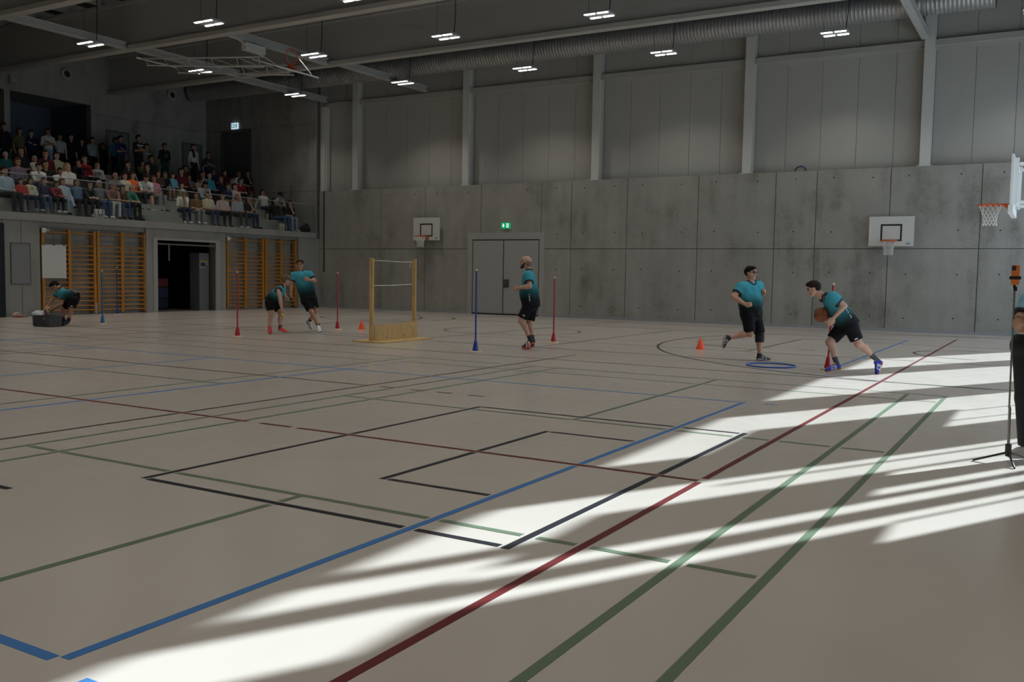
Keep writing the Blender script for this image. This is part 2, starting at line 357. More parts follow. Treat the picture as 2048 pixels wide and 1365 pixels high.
tag(MB().box((-36.2, YS0, 4.7), (-36.0, 24, 8.2)).build('wall_foyer', mat('foyer_blue_grey', (0.10, 0.125, 0.16), 0.7)), kind='structure')
tag(MB().box((-36.0, YS0, 4.6), (-33.2, 24, 4.9)).build('floor_foyer', M_CON2), kind='structure')
tag(MB().box((-36.0, YS0, 8.0), (-33.5, 24, 8.15)).build('ceiling_foyer', M_CON2), kind='structure')
tag(MB().box((-36.0, 23.5, 4.9), (-33.5, 23.6, 8.0)).build('wall_foyer_end', MATS['foyer_blue_grey']), kind='structure')
for k, y in enumerate((24.55, 28.3)):
    q = empty(f'door_{4+k}', (-33.19, y, 4.9), kind='structure')
    MB().box((0, -0.55, 0), (0.02, -0.48, 2.15)).box((0, 0.48, 0), (0.02, 0.55, 2.15)).box((0, -0.48, 2.08), (0.02, 0.48, 2.15)).build('door_frame', MATS['door_dark_frame'], q)
    MB().box((0, -0.47, 0), (0.012, 0.47, 2.07)).build('door_leaf', mat('door_slate', (0.16, 0.16, 0.155), 0.5), q)
tag(MB().box((-36.2, YS0-0.2, 2.86), (-27.61, YS0-0.01, ZT)).build('wall_stand_end', M_CON2), kind='structure')
# --- window wall on the right, out of frame: it lets the low sun in
wr2 = empty('wall_right', (XR, 10, 0), kind='structure')
def rbox(y0, y1, z0, z1, m=M_CON2, name='wall_pier', x0=0.0, x1=0.06, par=wr2): return MB().box((x0, y0-10, z0), (x1, y1-10, z1)).build(name, m, par)
WIN = [(26.30, 29.02), (21.58, 24.92), (16.86, 20.05), (11.80, 15.40)]
rbox(YF, 11.80, 0, ZT); rbox(15.40, 16.86, 0, ZT); rbox(20.05, 21.58, 0, ZT); rbox(24.92, 26.30, 0, ZT); rbox(29.02, 29.89, 0, ZT)
SILL = 0.9
for k, (a, b) in enumerate(WIN):
    rbox(a, b, ZC, ZT, name='wall_header'); rbox(a, b, 0, SILL, name='wall_sill')
    wn = empty(f'window_{k+1}', (XR+0.005, (a+b)/2, SILL), kind='structure')
    h = (b-a)/2; H = ZC-SILL
    MB().box((0.0, -h, 0), (0.03, -h+0.025, H)).box((0.0, h-0.025, 0), (0.03, h, H)).box((0.0, -h, H-0.02), (0.03, h, H)).box((0.0, -h, 0), (0.03, h, 0.025)).build('window_frame', mat('window_dark', (0.05, 0.05, 0.055), 0.5), wn)
    MB().box((0.012, -h+0.025, 0.025), (0.018, h-0.025, H-0.02)).build('pane', glass('window_glass', (0.93, 0.95, 0.94), 0.04), wn)
    def blocker(y0, y1, z0, z1, n='sun_blocker'):  # unseen panel added in the opening to shape the sun patches on the floor
        MB().box((0.03, y0-(a+b)/2, z0-SILL), (0.04, y1-(a+b)/2, z1-SILL)).build(n, mat('blocker_grey', (0.35, 0.35, 0.33), 0.8), wn)
    if k == 2:
        blocker(16.92, 18.50, 3.05, 4.40); blocker(17.43, 17.47, SILL, 3.05, 'shadow_bar'); blocker(18.28, 18.33, SILL, 3.05, 'shadow_bar')  # added panel and thin bars, sized for their shadow lines in the sun strip
    if k == 3:
        blocker(15.04, 15.11, SILL, 4.0, 'shadow_bar'); blocker(13.30, 14.55, 3.15, 4.33); blocker(14.47, 14.56, SILL, 3.15, 'shadow_bar'); blocker(13.76, 13.97, SILL, 3.15, 'shadow_bar'); blocker(13.31, 13.50, SILL, 3.15, 'shadow_bar'); blocker(12.39, 12.44, SILL, 2.95, 'shadow_bar'); blocker(13.60, 13.90, 4.33, 4.85); blocker(12.67, 13.02, SILL, 4.33); blocker(12.73, 13.13, 4.33, 4.85); blocker(11.80, 12.40, 2.95, 4.23)  # added panels and bars that break this window's sun into narrow strips
    po = bpy.data.lights.new('portal', 'AREA'); po.shape = 'RECTANGLE'; po.size = b-a; po.size_y = H; po.cycles.is_portal = True
    pb = bpy.data.objects.new('portal', po); COL.objects.link(pb); pb.location = (XR+0.07, (a+b)/2, SILL+H/2); pb.rotation_euler = (PI/2, 0, PI/2)
tag(MB().box((-33.5, YF-0.3, 0), (XR+0.3, YF, ZT)).build('wall_front', M_CON2), kind='structure')
tag(MB().box((-27.6, YF, 2.86), (-27.3, YS0-0.01, ZT)).build('wall_left_front', M_CON2), kind='structure')
# --- roof: dark deck, purlins, deep girders, cross beams
ce = MB().box((-36.3, YF-0.3, ZR+0.35), (XR+0.3, YB+0.6, ZR+0.6)).build('ceiling', M_ROOF); tag(ce, kind='structure')
MB_p = [(-32.5 + 1.77*i) for i in range(20)]
for i, x in enumerate(MB_p):
    MB().box((x-0.05, YF, ZR), (x+0.05, YB+0.4, ZR+0.34)).build('purlin', M_GIRD, ce)
GY = [24.25, 19.65, 15.45, 10.95, 6.5, 2.0, -2.5, -7.0]
gt = ['nearest the ventilation duct', 'second from the ventilation duct', 'third from the ventilation duct', 'fourth from the duct', 'fifth from the duct', 'sixth from the duct', 'seventh from the duct', 'nearest the rear wall']
for y, t in zip(GY, gt):
    g = empty('roof_girder', (-15.3, y, 8.44), 'deep grey steel roof girder with pale bottom flange, ' + t, 'girder', 'roof girders')
    MB().box((-17.9, -0.03, 0.1), (17.9, 0.03, 1.52)).build('web', M_GIRD, g)
    MB().box((-17.9, -0.15, 0), (17.9, 0.15, 0.13)).build('bottom_flange', M_FLANGE, g)
    MB().box((-17.9, -0.15, 1.43), (17.9, 0.15, 1.53)).build('top_flange', M_GIRD, g)
for x, y0, y1, t in ((-25.8, 19.82, 24.08, 'left of the folded basket'), (-21.6, 19.82, 24.08, 'above the folded basket'), (-21.25, 24.42, 29.3, 'meeting the wall left of the door'), (-3.6, 24.42, 29.3, 'meeting the column near the right edge'), (-26.3, 24.42, 29.3, 'in the corner above the stand'), (-25.9, 15.62, 19.48, 'over the left lamp row')):
    g = empty('cross_beam', (x, (y0+y1)/2, 8.44), 'slim grey steel cross beam under the roof, ' + t, 'beam', 'cross beams')
    h = (y1-y0)/2
    MB().box((-0.1, -h, 0), (0.1, h, 0.04)).build('lower_flange', M_FLANGE, g)
    MB().box((-0.1, -h, 0.18), (0.1, h, 0.22)).build('upper_flange', M_FLANGE, g)
    MB().box((-0.02, -h, 0.04), (0.02, h, 0.18)).build('web', M_GIRD, g)
# --- ventilation duct with spiral ridges
n, L0, L1, R = 28, -33.0, -1.85, 0.37
V, F = [], []
xs = []; x = L0
while x < L1-0.01:
    xs += [(x, R), (x+0.075, R), (x+0.085, R+0.008), (x+0.10, R+0.008)]; x += 0.11
xs.append((L1, R))
mb = MB()
V = [(x, r*math.cos(2*PI*k/n), r*math.sin(2*PI*k/n)) for x, r in xs for k in range(n)]
F = [(i*n+k, i*n+(k+1) % n, (i+1)*n+(k+1) % n, (i+1)*n+k) for i in range(len(xs)-1) for k in range(n)]
F += [tuple(range(n)), tuple((len(xs)-1)*n+k for k in range(n))]
du = empty('ventilation_duct', (0, 28.2, 9.20), 'long round spiral-ribbed metal ventilation duct along the wall top', 'duct')
mb.add(V, F).build('duct_pipe', mat('zinc', (0.42, 0.42, 0.41), 0.42, 0.55, noise=0.08, scale=3), du, smooth='auto')
for x in (-30, -24.6, -19.3, -14, -8.7, -3.5): MB().tube([(x, 0.386*math.cos(a*PI/12), 0.386*math.sin(a*PI/12)) for a in range(24)], 0.012, 6, closed=True).tube([(x, 0, R), (x, 0, 0.78)], 0.008, 6).build('hanger', MATS['zinc'], du)
# ------------------------------------------------------------------ court markings (painted strips, in metres)
LC = {'red': (0.115, 0.018, 0.018), 'blue': (0.05, 0.16, 0.38), 'black': (0.018, 0.018, 0.022), 'green': (0.115, 0.155, 0.10), 'brown': (0.06, 0.045, 0.035), 'navy': (0.03, 0.045, 0.09), 'dark': (0.045, 0.04, 0.035)}
LM = {k: mat('line_'+k, c, 0.38, spec=0.25) for k, c in LC.items()}
PR = {'red': 0, 'blue': 1, 'brown': 2, 'black': 3, 'navy': 4, 'dark': 5, 'green': 6}
AX = [  # x, y0, y1, colour   (lines running into depth)
 (-2.155,-1.0,6.36,'red'),(-2.155,6.50,26.3,'red'),(-3.15,2.07,10.86,'blue'),(-1.61,-0.2,13.0,'green'),(-1.16,-0.2,13.05,'green'),
 (-2.49,4.19,8.67,'black'),(-5.475,4.22,8.65,'black'),(-4.09,5.15,7.65,'black'),(-7.70,1.0,15.45,'brown'),(-7.27,-0.2,13.1,'green'),(-6.82,-0.2,13.1,'green'),
 (-9.27,2.0,10.95,'blue'),(-4.21,-0.2,4.45,'green'),(-4.20,8.41,13.05,'green'),(-3.16,16.6,25.2,'blue'),(-5.40,18.56,23.4,'dark'),(-12.40,14.4,27.8,'dark'),
 (-9.22,16.6,24.7,'navy'),(-9.70,2.0,13.2,'green'),(-12.2,2.0,10.8,'blue'),(-16.9,2.0,14.3,'green'),(-15.8,2.0,13.1,'green'),(-15.3,2.0,10.8,'navy'),(-18.2,7.0,25.0,'navy'),(-22.5,14.4,27.8,'dark'),(-20.0,14.4,20.0,'green')]
BX = [  # y, x0, x1, colour   (lines running across)
 (6.41,-22.0,-6.75,'red'),(6.41,-6.58,-6.18,'red'),(6.41,-6.10,-2.18,'red'),(10.83,-24.0,-3.13,'blue'),(10.86,-2.91,-2.75,'blue'),(4.225,-5.45,-2.53,'black'),(8.63,-5.43,-2.53,'black'),
 (4.47,-7.25,-1.19,'green'),(8.42,-7.25,-1.19,'green'),(9.40,-20.0,-7.73,'brown'),(9.40,-7.5,-7.28,'dark'),(9.40,-7.0,-6.8,'dark'),(9.40,-6.6,-6.38,'dark'),(9.39,-6.12,-5.9,'dark'),
 (8.38,-18,-9.30,'green'),(14.38,-24.0,-0.4,'dark'),(13.08,-9.7,-1.2,'green'),(12.36,-9.4,-1.2,'green'),(5.17,-4.05,-3.2,'black'),(7.63,-4.05,-3.2,'black'),
 (16.55,-18.2,-3.2,'navy'),(25.0,-18.2,-3.2,'navy'),(27.8,-24.0,-0.4,'dark'),(2.05,-9.3,-3.19,'blue'),(1.985,-2.93,-2.4,'blue'),(3.52,-6.3,-5.92,'black'),(18.6,-12.4,-5.4,'green'),(23.4,-5.4,-0.5,'dark'),(18.56,-5.4,-0.5,'dark'),
 (12.2,-24,-9.9,'green'),(13.1,-24,-9.9,'green'),(17.2,-22,-13,'green')]
for k in range(10): BX.append((19.9 + 0.0*k, -13.2+0.95*k, -12.85+0.95*k, 'dark'))
for k in range(4): AX.append((-9.33, 11.2+0.36*k, 11.35+0.36*k, 'blue'))
HW = 0.026
def cut(lo, hi, cuts):
    seg = [(lo, hi)]
    for a, b in cuts:
        seg = [q for s, e in seg for q in ([(s, e)] if b <= s or a >= e else [(s, min(e, a)), (max(s, b), e)]) if q[1]-q[0] > 0.03]
    return seg
nline = 0
def strip(x0, y0, x1, y1, col):
    global nline
    MB().box((x0, y0, -0.01), (x1, y1, 0.0015 + 0.00004*(nline % 7))).build('court_line', LM[col], fl); nline += 1
for i, (x, a, b, c) in enumerate(AX):
    cuts = [(y-HW-0.022, y+HW+0.022) for y, p, q, c2 in BX if p-0.02 < x < q+0.02 and (PR[c2] < PR[c] or (c2 == c and False)) and a+0.06 < y < b-0.06]
    for s, e in cut(a, b, cuts): strip(x-HW, s, x+HW, e, c)
for y, a, b, c in BX:
    cuts = [(x-HW-0.022, x+HW+0.022) for x, p, q, c2 in AX if p-0.02 < y < q+0.02 and PR[c2] <= PR[c]]
    for s, e in cut(a, b, cuts): strip(s, y-HW, e, y+HW, c)
def arc(cx, cy, r, a0, a1, col, nm='court_arc'):
    global nline
    n = max(12, int(abs(a1-a0)*r*2.5)); V, F = [], []
    for k in range(n+1):
        t = a0 + (a1-a0)*k/n; c, s = math.cos(t), math.sin(t); z = 0.0022 + 0.00004*(nline % 5)
        V += [(cx+(r-HW)*c, cy+(r-HW)*s, z), (cx+(r+HW)*c, cy+(r+HW)*s, z)]
        if k: F.append((2*k-2, 2*k-1, 2*k+1, 2*k))
    MB().add(V, F).build(nm, LM[col], fl); nline += 1
arc(-12.43, 21.15, 1.8, 0, 2*PI, 'dark'); arc(-1.05, 21.05, 6.72, PI*0.5-0.05, PI*1.5+0.05, 'dark'); arc(-5.35, 21.1, 1.82, PI/2, PI*1.5, 'dark'); arc(-1.26, 20.87, 1.24, PI/2, PI*1.5, 'dark')
arc(-19.07, 24.3, 2.2, 0, 2*PI, 'dark'); arc(-23.7, 21.1, 6.72, -PI/2, PI/2, 'dark'); arc(-19.4, 21.1, 1.8, -PI/2, PI/2, 'dark')
# ------------------------------------------------------------------ hanging LED lamps
M_LED = mat('led_strip', (1, 1, 1), 0.5, emit=(1.0, 0.98, 0.93), estr=6)
M_LAMPH = mat('lamp_housing', (0.34, 0.34, 0.35), 0.5)
LXS = [-26.05, -20.8, -15.7, -10.78, -5.7, -0.72]; LYS = [27.25, 22.6, 18.35, 13.85, 9.3, 4.8, 0.3, -4.2]
rn = ['row nearest the door wall', 'second row from the door wall', 'third row from the door wall', 'fourth row from the door wall', 'fifth row from the door wall', 'sixth row from the door wall', 'seventh row from the door wall', 'row farthest from the door wall']
cnm = ['nearest the stand', 'second from the stand', 'third from the stand', 'fourth from the stand', 'fifth from the stand', 'nearest the window wall']
lamp0 = None
for j, ly in enumerate(LYS):
    for i, lx in enumerate(LXS):
        lab = f'flat LED hanging lamp, {cnm[i]}, {rn[j]}'
        if lamp0 is None:
            lamp0 = empty('hanging_lamp', (lx, ly, 8.38), lab, 'lamp', 'hanging hall lamps')
            MB().box((-0.37, -0.26, 0.0), (0.37, 0.26, 0.05)).box((-0.32, -0.1, 0.05), (0.32, 0.1, 0.08)).build('housing', M_LAMPH, lamp0)
            for sx in (-1, 1):
                for sy in (-1, 1):
                    x0, x1 = sorted((sx*0.035, sx*0.335)); y0, y1 = sorted((sy*0.155, sy*0.225))
                    MB().box((x0, y0, -0.018), (x1, y1, 0.0)).build('led_strip', M_LED, lamp0)
            MB().tube([(0.30, 0.0, 0.08), (0.31, 0, 0.3), (0.335, 0, 0.55), (0.335, 0, 1.95)], 0.013, 6).build('power_cable', M_DARK, lamp0)
            MB().tube([(-0.31, 0, 0.08), (-0.31, 0, 1.95)], 0.005, 5).build('suspension_wire', M_DARK, lamp0)
            lt = lamp0
        else:
            lt = copy_tree(lamp0); lt.location = (lx, ly, 8.38); lt['label'] = lab
        al = bpy.data.lights.new('lamp_light', 'AREA'); al.shape = 'RECTANGLE'; al.size = 0.7; al.size_y = 0.45; al.energy = 16.5; al.spread = math.radians(112); al.color = (1, 0.965, 0.90)
        ao = bpy.data.objects.new('lamp_light', al); COL.objects.link(ao); ao.parent = lt; ao.location = (0, 0, -0.03)
# ------------------------------------------------------------------ smooth solid modelling: round-cone fields to mesh
def prim_dist(P, pr):
    a, b, ra, rb = (np.array(pr[0], float), np.array(pr[1], float), pr[2], pr[3])
    ba = b-a; L2 = ba@ba
    if L2 < 1e-10: d = np.linalg.norm(P-a, axis=1)-max(ra, rb)
    else:
        h = np.clip(((P-a)@ba)/L2, 0, 1)
        d = np.linalg.norm(P-a-h[:, None]*ba, axis=1)-(ra+(rb-ra)*h)
    if len(pr) > 5 and pr[5] is not None:
        for c, nrm in pr[5]: d = np.maximum(d, (P-np.array(c))@np.array(nrm))
    return d
def field(P, prims, k):
    d = None
    for pr in prims:
        e = prim_dist(P, pr)
        if d is None: d = e
        else:
            h = np.maximum(k-np.abs(d-e), 0)/k
            d = np.minimum(d, e)-h*h*k*0.25
    return d
def sdf_mesh(prims, vox, k=0.02):
    """surface nets on a grid: vertices, quads, index of the nearest primitive's material per face"""
    lo = np.min([np.minimum(np.array(p[0])-p[2], np.array(p[1])-p[3]) for p in prims], axis=0)-2.5*vox
    hi = np.max([np.maximum(np.array(p[0])+p[2], np.array(p[1])+p[3]) for p in prims], axis=0)+2.5*vox
    n = np.ceil((hi-lo)/vox).astype(int)+1
    D = np.full(n, 1e3)
    for pr in prims:                                   # local evaluation, blended in order
        pad = k+2.5*vox
        l = np.maximum(np.floor((np.minimum(np.array(pr[0])-pr[2], np.array(pr[1])-pr[3])-pad-lo)/vox).astype(int), 0)
        h_ = np.minimum(np.ceil((np.maximum(np.array(pr[0])+pr[2], np.array(pr[1])+pr[3])+pad-lo)/vox).astype(int)+1, n)
        ax = [lo[i]+vox*np.arange(l[i], h_[i]) for i in range(3)]
        g = np.stack(np.meshgrid(*ax, indexing='ij'), -1); sh = g.shape[:3]
        e = prim_dist(g.reshape(-1, 3), pr).reshape(sh)
        sl = tuple(slice(l[i], h_[i]) for i in range(3)); d = D[sl]
        q = np.maximum(k-np.abs(d-e), 0)/k
        D[sl] = np.minimum(d, e)-q*q*k*0.25
    ins = D < 0
    c8 = [(i, j, m) for i in (0, 1) for j in (0, 1) for m in (0, 1)]
    N = [s-1 for s in n]
    cnt = sum(ins[i:N[0]+i, j:N[1]+j, m:N[2]+m].astype(np.int8) for i, j, m in c8)
    act = (cnt > 0) & (cnt < 8)
    idx = np.full(act.shape, -1, int); A = np.argwhere(act); idx[act] = np.arange(len(A))
    acc = np.zeros((len(A), 3)); w_ = np.zeros(len(A))
    for p in range(8):
        for ax in range(3):
            if c8[p][ax]: continue
            q = list(c8[p]); q[ax] = 1
            d0 = D[A[:, 0]+c8[p][0], A[:, 1]+c8[p][1], A[:, 2]+c8[p][2]]; d1 = D[A[:, 0]+q[0], A[:, 1]+q[1], A[:, 2]+q[2]]
            cr_ = (d0 < 0) != (d1 < 0)
            t = np.where(cr_, d0/np.where(cr_, d0-d1, 1), 0)
            pt = np.tile(np.array(c8[p], float), (len(A), 1)); pt[:, ax] += t
            acc += np.where(cr_[:, None], pt, 0); w_ += cr_
    V = lo+vox*(A+acc/np.maximum(w_, 1)[:, None])
    F = []
    for ax in range(3):
        u, v = (ax+1) % 3, (ax+2) % 3
        s0 = [slice(1, N[i]) for i in range(3)]; s1 = list(s0); s0[ax] = slice(0, N[ax]); s1[ax] = slice(1, N[ax]+1)
        a = ins[tuple(s0)]; b = ins[tuple(s1)]
        for flip, msk in ((False, a & ~b), (True, b & ~a)):
            E = np.argwhere(msk); off = np.ones(3, int); off[ax] = 0; E = E+off
            du, dv = np.zeros(3, int), np.zeros(3, int); du[u] = 1; dv[v] = 1
            q = [idx[tuple((E+o).T)] for o in (-du-dv, -dv, 0*du, -du)]
            if flip: q = q[::-1]
            F.append(np.stack(q, 1))
    F = np.concatenate(F); F = F[(F >= 0).all(1)]
    mi = None
    if len({p[4] for p in prims}) > 1:
        C = V[F].mean(1); best = np.full(len(C), 1e9); mi = np.zeros(len(C), int)
        for pr in prims:
            e = prim_dist(C, pr[:5]); m = e < best; best[m] = e[m]; mi[m] = pr[4]
    return V, F, mi
def np_obj(name, V, F, mi, mats, parent=None, smooth=True):
    me = bpy.data.meshes.new(name)
    me.from_pydata([tuple(map(float, v)) for v in V], [], [tuple(map(int, f)) for f in F])
    for m in mats: me.materials.append(m)
    if mi is not None: me.polygons.foreach_set('material_index', [int(i) for i in mi])
    if smooth: me.polygons.foreach_set('use_smooth', [True]*len(me.polygons))
    o = bpy.data.objects.new(name, me); COL.objects.link(o); o.parent = parent
    return o
def join_np(parts):
    V, F, M, k = [], [], [], 0
    for v, f, m in parts:
        V.append(v); F.append(f+k); M.append(m if m is not None else np.zeros(len(f), int)); k += len(v)
    return np.concatenate(V), np.concatenate(F), np.concatenate(M)
# ------------------------------------------------------------------ baskets
M_BOARD = mat('backboard_white', (0.60, 0.60, 0.57), 0.4)
M_RIM = mat('rim_orange', (0.62, 0.11, 0.02), 0.45)
M_NET = mat('net_white', (0.66, 0.65, 0.62), 0.8)
M_LOGO = mat('logo_slate', (0.16, 0.19, 0.24), 0.5)
def hoop(parent, c, bx, bracket=True):
    """rim of 45 cm bore around local c; bx = unit vector from ring towards the board"""
    c = Vector(c); bx = Vector(bx)
    q = Matrix.Translation(c) @ Matrix((( bx.x, -bx.y, 0, 0), (bx.y, bx.x, 0, 0), (0, 0, 1, 0), (0, 0, 0, 1)))
    ring = MB().tube([(0.228*math.cos(a*PI/16), 0.228*math.sin(a*PI/16), 0) for a in range(32)], 0.016, 8, closed=True)
    ring.box((0.225, -0.14, -0.02), (0.37, 0.14, 0.016)).prism([(0.24, -0.012), (0.385, -0.012), (0.385, -0.15), (0.33, -0.13)], -0.11, -0.095, 1).prism([(0.24, -0.012), (0.385, -0.012), (0.385, -0.15), (0.33, -0.13)], 0.095, 0.11, 1)
    o = ring.build('rim', M_RIM, parent, smooth='auto'); o.matrix_local = q
    nt = MB(); n, rows = 12, 6; rad = [0.222, 0.185, 0.155, 0.135, 0.125, 0.128, 0.135]
    for k in range(n):
        for sg in (1, -1):
            nt.tube([(rad[r]*math.cos(2*PI*(k+sg*0.5*r)/n), rad[r]*math.sin(2*PI*(k+sg*0.5*r)/n), -0.068*r-0.01) for r in range(rows+1)], 0.0065, 4)
    o2 = nt.build('net', M_NET, parent); o2.matrix_local = q; o2['kind'] = 'stuff'
    return q
def wall_basket(x, zc, label):
    b = empty('wall_basket', (x, 29.1, zc), label, 'basketball hoop', 'hoops on the concrete wall')
    bd = MB().box((-0.62, 0, -0.435), (0.62, 0.03, 0.435)).build('backboard', M_BOARD, b)
    MB().box((-0.295, -0.004, 0.16), (0.295, 0, 0.21)).box((-0.295, -0.004, -0.29), (0.295, 0, -0.24)).box((-0.295, -0.004, -0.24), (-0.245, 0, 0.16)).box((0.245, -0.004, -0.24), (0.295, 0, 0.16)).build('target_square', M_DARK, bd)
    lg = MB(); lg.prism([(0.47+0.06*math.cos(t*PI/8), -0.36+0.035*math.sin(t*PI/8)) for t in range(16)], -0.003, 0, 1)
    lg.build('logo', M_LOGO, bd); lg2 = MB(); lg2.prism([(0.47+0.035*math.cos(t*PI/8), -0.36+0.012*math.sin(t*PI/8)) for t in range(16)], -0.005, -0.002, 1); lg2.build('logo_mark', M_BOARD, bd)
    MB().box((-0.45, 0.03, -0.3), (-0.37, 0.2, 0.3)).box((0.37, 0.03, -0.3), (0.45, 0.2, 0.3)).box((-0.37, 0.14, -0.04), (0.37, 0.2, 0.04)).build('wall_bracket', M_STEEL, b)
    hoop(b, (0, -0.385, -0.29), (0, 1, 0))
wall_basket(-21.02, 3.20, 'small white backboard with orange rim on the concrete left of the double door')
wall_basket(-4.26, 2.945, 'small white backboard with orange rim above the player carrying the basketball')
# cantilever basket at the right edge, seen edge-on
b = empty('cantilever_basket', (-0.86, 21.1, 2.9), 'white cantilever basketball backboard seen edge-on at the right edge', 'basketball hoop')
bd = MB().prism([(-0.9, 0.06), (-0.84, 0), (0.84, 0), (0.9, 0.06), (0.9, 1.05), (-0.9, 1.05)], 0, 0.045, 0).build('backboard', M_WHITE, b)
MB().box((-0.02, -0.93, -0.07), (0.065, 0.93, 0.08)).build('edge_padding', mat('padding_white', (0.66, 0.66, 0.64), 0.6), bd)
MB().box((-0.004, -0.295, 0.15), (0, 0.295, 0.2)).box((-0.004, -0.295, 0.55), (0, 0.295, 0.6)).box((-0.004, -0.295, 0.2), (0, -0.245, 0.55)).box((-0.004, 0.245, 0.2), (0, 0.295, 0.55)).build('target_square', M_DARK, bd)
MB().box((0.045, -0.82, 0.10), (0.13, -0.74, 0.98)).box((0.045, 0.74, 0.10), (0.13, 0.82, 0.98)).box((0.045, -0.74, 0.15), (0.1, 0.74, 0.22)).box((0.045, -0.74, 0.85), (0.1, 0.74, 0.92)).build('rear_frame', M_WHITE, b)
for y in (-0.55, 0.55):
    for z in (0.15, 0.89): MB().box((0.13, y-0.04, z-0.03), (0.95, y+0.04, z+0.03)).build('support_arm', M_WHITE, b)
    MB().box((0.95, y-0.05, 0.05), (1.05, y+0.05, 7.06)).build('mast_tube', M_WHITE, b)
MB().box((0.97, -0.5, 3.0), (1.03, 0.5, 3.06)).build('mast_tie', M_WHITE, b)
hoop(b, (-0.37, 0, 0.15), (1, 0, 0))
# basket folded up under the roof
fb = empty('folded_basket', (-20.55, 21.1, 7.62), 'basketball backboard folded up under the roof girders on a white truss', 'basketball hoop')
tl = math.radians(17)
def rotb(o): o.matrix_local = Matrix.Rotation(tl, 4, 'Y') @ o.matrix_local; return o
bd = rotb(MB().box((-0.52, -0.9, 0), (0.52, 0.9, 0.04)).build('backboard', mat('backboard_bright', (0.78, 0.78, 0.76), 0.35), fb))
MB().box((-0.40, -0.295, 0.041), (-0.35, 0.295, 0.044)).box((0.05, -0.295, 0.041), (0.1, 0.295, 0.044)).build('target_square', M_DARK, bd)
rm = MB().tube([(0.228*math.cos(a*PI/16), 0.228*math.sin(a*PI/16), 0) for a in range(32)], 0.014, 8, closed=True).box((0.225, -0.12, -0.012), (0.36, 0.12, 0.012)).prism([(0.24, -0.012), (0.37, -0.012), (0.37, 0.15), (0.33, 0.13)], -0.11, 0.11, 1)
ro = rm.build('rim', M_RIM, fb, smooth='auto'); ro.matrix_local = Matrix.Translation((0.22, 0, 0.36)) @ Matrix.Rotation(PI/2+0.05, 4, 'Y')
nt = MB()
for k in range(12):
    a = 2*PI*k/12; nt.tube([(0.22*math.cos(a), 0.22*math.sin(a), 0), (0.17*math.cos(a+.25), 0.17*math.sin(a+.25), 0.09), (0.10*math.cos(a), 0.10*math.sin(a)-0.0, 0.16)], 0.004, 4)
no = nt.build('net', M_NET, fb); no.matrix_local = ro.matrix_local.copy(); no['kind'] = 'stuff'
def truss(y):
    t = MB(); A, B, C, D = (-5.9, y, 0.80), (-0.35, y, 0.28), (-5.6, y, 0.55), (-0.3, y, -0.02)
    t.tube([A, B], 0.022, 6); t.tube([C, D], 0.022, 6)
    lerp = lambda p, q, u: tuple(p[i]+(q[i]-p[i])*u for i in range(3))
    for u in (0.02, 0.2, 0.4, 0.6, 0.8, 0.97):
        t.tube([lerp(A, B, u), lerp(C, D, u)], 0.014, 5)
    for u in (0.02, 0.2, 0.4, 0.6, 0.8): t.tube([lerp(A, B, u), lerp(C, D, u+0.18)], 0.012, 5)
    return t.build('truss_arm', M_WHITE, fb)
truss(-0.62); truss(0.62)
MB().tube([(-0.9, -1.2, 0.79), (0.35, -0.75, -0.06)], 0.018, 6).build('stay_rod', M_WHITE, fb); MB().tube([(-0.9, 1.4, 0.79), (0.35, 0.75, -0.06)], 0.018, 6).build('stay_rod', M_WHITE, fb)
MB().tube([(-5.9, -0.8, 0.8), (-5.9, 0.8, 0.8)], 0.03, 8).build('pivot_bar', M_WHITE, fb)
MB().box((-1.15, -0.7, 0.55), (-0.95, 0.1, 0.78)).box((-1.1, -0.6, 0.78), (-1.0, -0.5, 0.80)).build('winch_box', M_STEEL, fb)
# ------------------------------------------------------------------ wall bars in the recesses
def wall_bars(y0, y1, top, label):
    wbx = empty('wall_bars', (-26.75, (y0+y1)/2, 0), label, 'wall bars', 'wooden wall bars')
    h = (y1-y0)/2
    for y in (-h+0.045, 0, h-0.045): MB().box((-0.09, y-0.045, 0.06), (0.05, y+0.045, top)).build('upright', M_BARS, wbx)
    rg = None
    for a, bb_ in ((-h+0.09, -0.045), (0.045, h-0.09)):
        for z in [top-0.09] + [0.14+0.1455*i for i in range(15)]:
            if rg is None:
                rg = MB().tube([(0, -(bb_-a)/2, 0), (0, (bb_-a)/2, 0)], 0.021, 8).build('rung', M_BARS, wbx, smooth='auto'); o = rg
            else: o = share(rg, 'rung', wbx)
            o.location = (0.01, (a+bb_)/2, z)
    return wbx, h, top
for y0, y1, top, t in ((17.05, 18.90, 2.66, 'with the white sheet, beside the grey pin board'), (18.94, 20.80, 2.68, 'left of the store opening'), (24.34, 26.22, 2.72, 'right of the store opening'), (26.28, 28.02, 2.74, 'in the corner beside the concrete wall')):
    wbx, h, top = wall_bars(y0, y1, top, 'varnished wooden wall bars with round rungs ' + t)
    if y0 in (17.05, 24.34): MB().box((0.05, -h+0.0, top-0.12), (0.075, -h+0.14, top+0.02)).box((0.05, -h+0.14, top-0.06), (0.07, -h+0.24, top-0.03)).build('latch_plate', M_WHITE, wbx)
    if y0 in (17.05, 24.34): MB().box((0.02, h-0.07, 0.02), (0.06, h+0.01, 0.36)).build('floor_bolt', mat('bolt_grey', (0.35, 0.35, 0.34), 0.4), wbx)
ws = empty('flip_sheet', (-26.66, 17.42, 1.15), 'white paper sheet board hung on the left wall bars', 'board')
MB().box((-0.015, -0.40, 0), (0.0, 0.40, 1.03)).build('sheet', mat('paper_white', (0.62, 0.61, 0.57), 0.7), ws)
for y in (-0.33, 0.0, 0.33): MB().box((-0.02, y-0.03, 1.0), (0.008, y+0.03, 1.05)).build('clip', mat('clip_dark', (0.12, 0.11, 0.1), 0.5), ws)
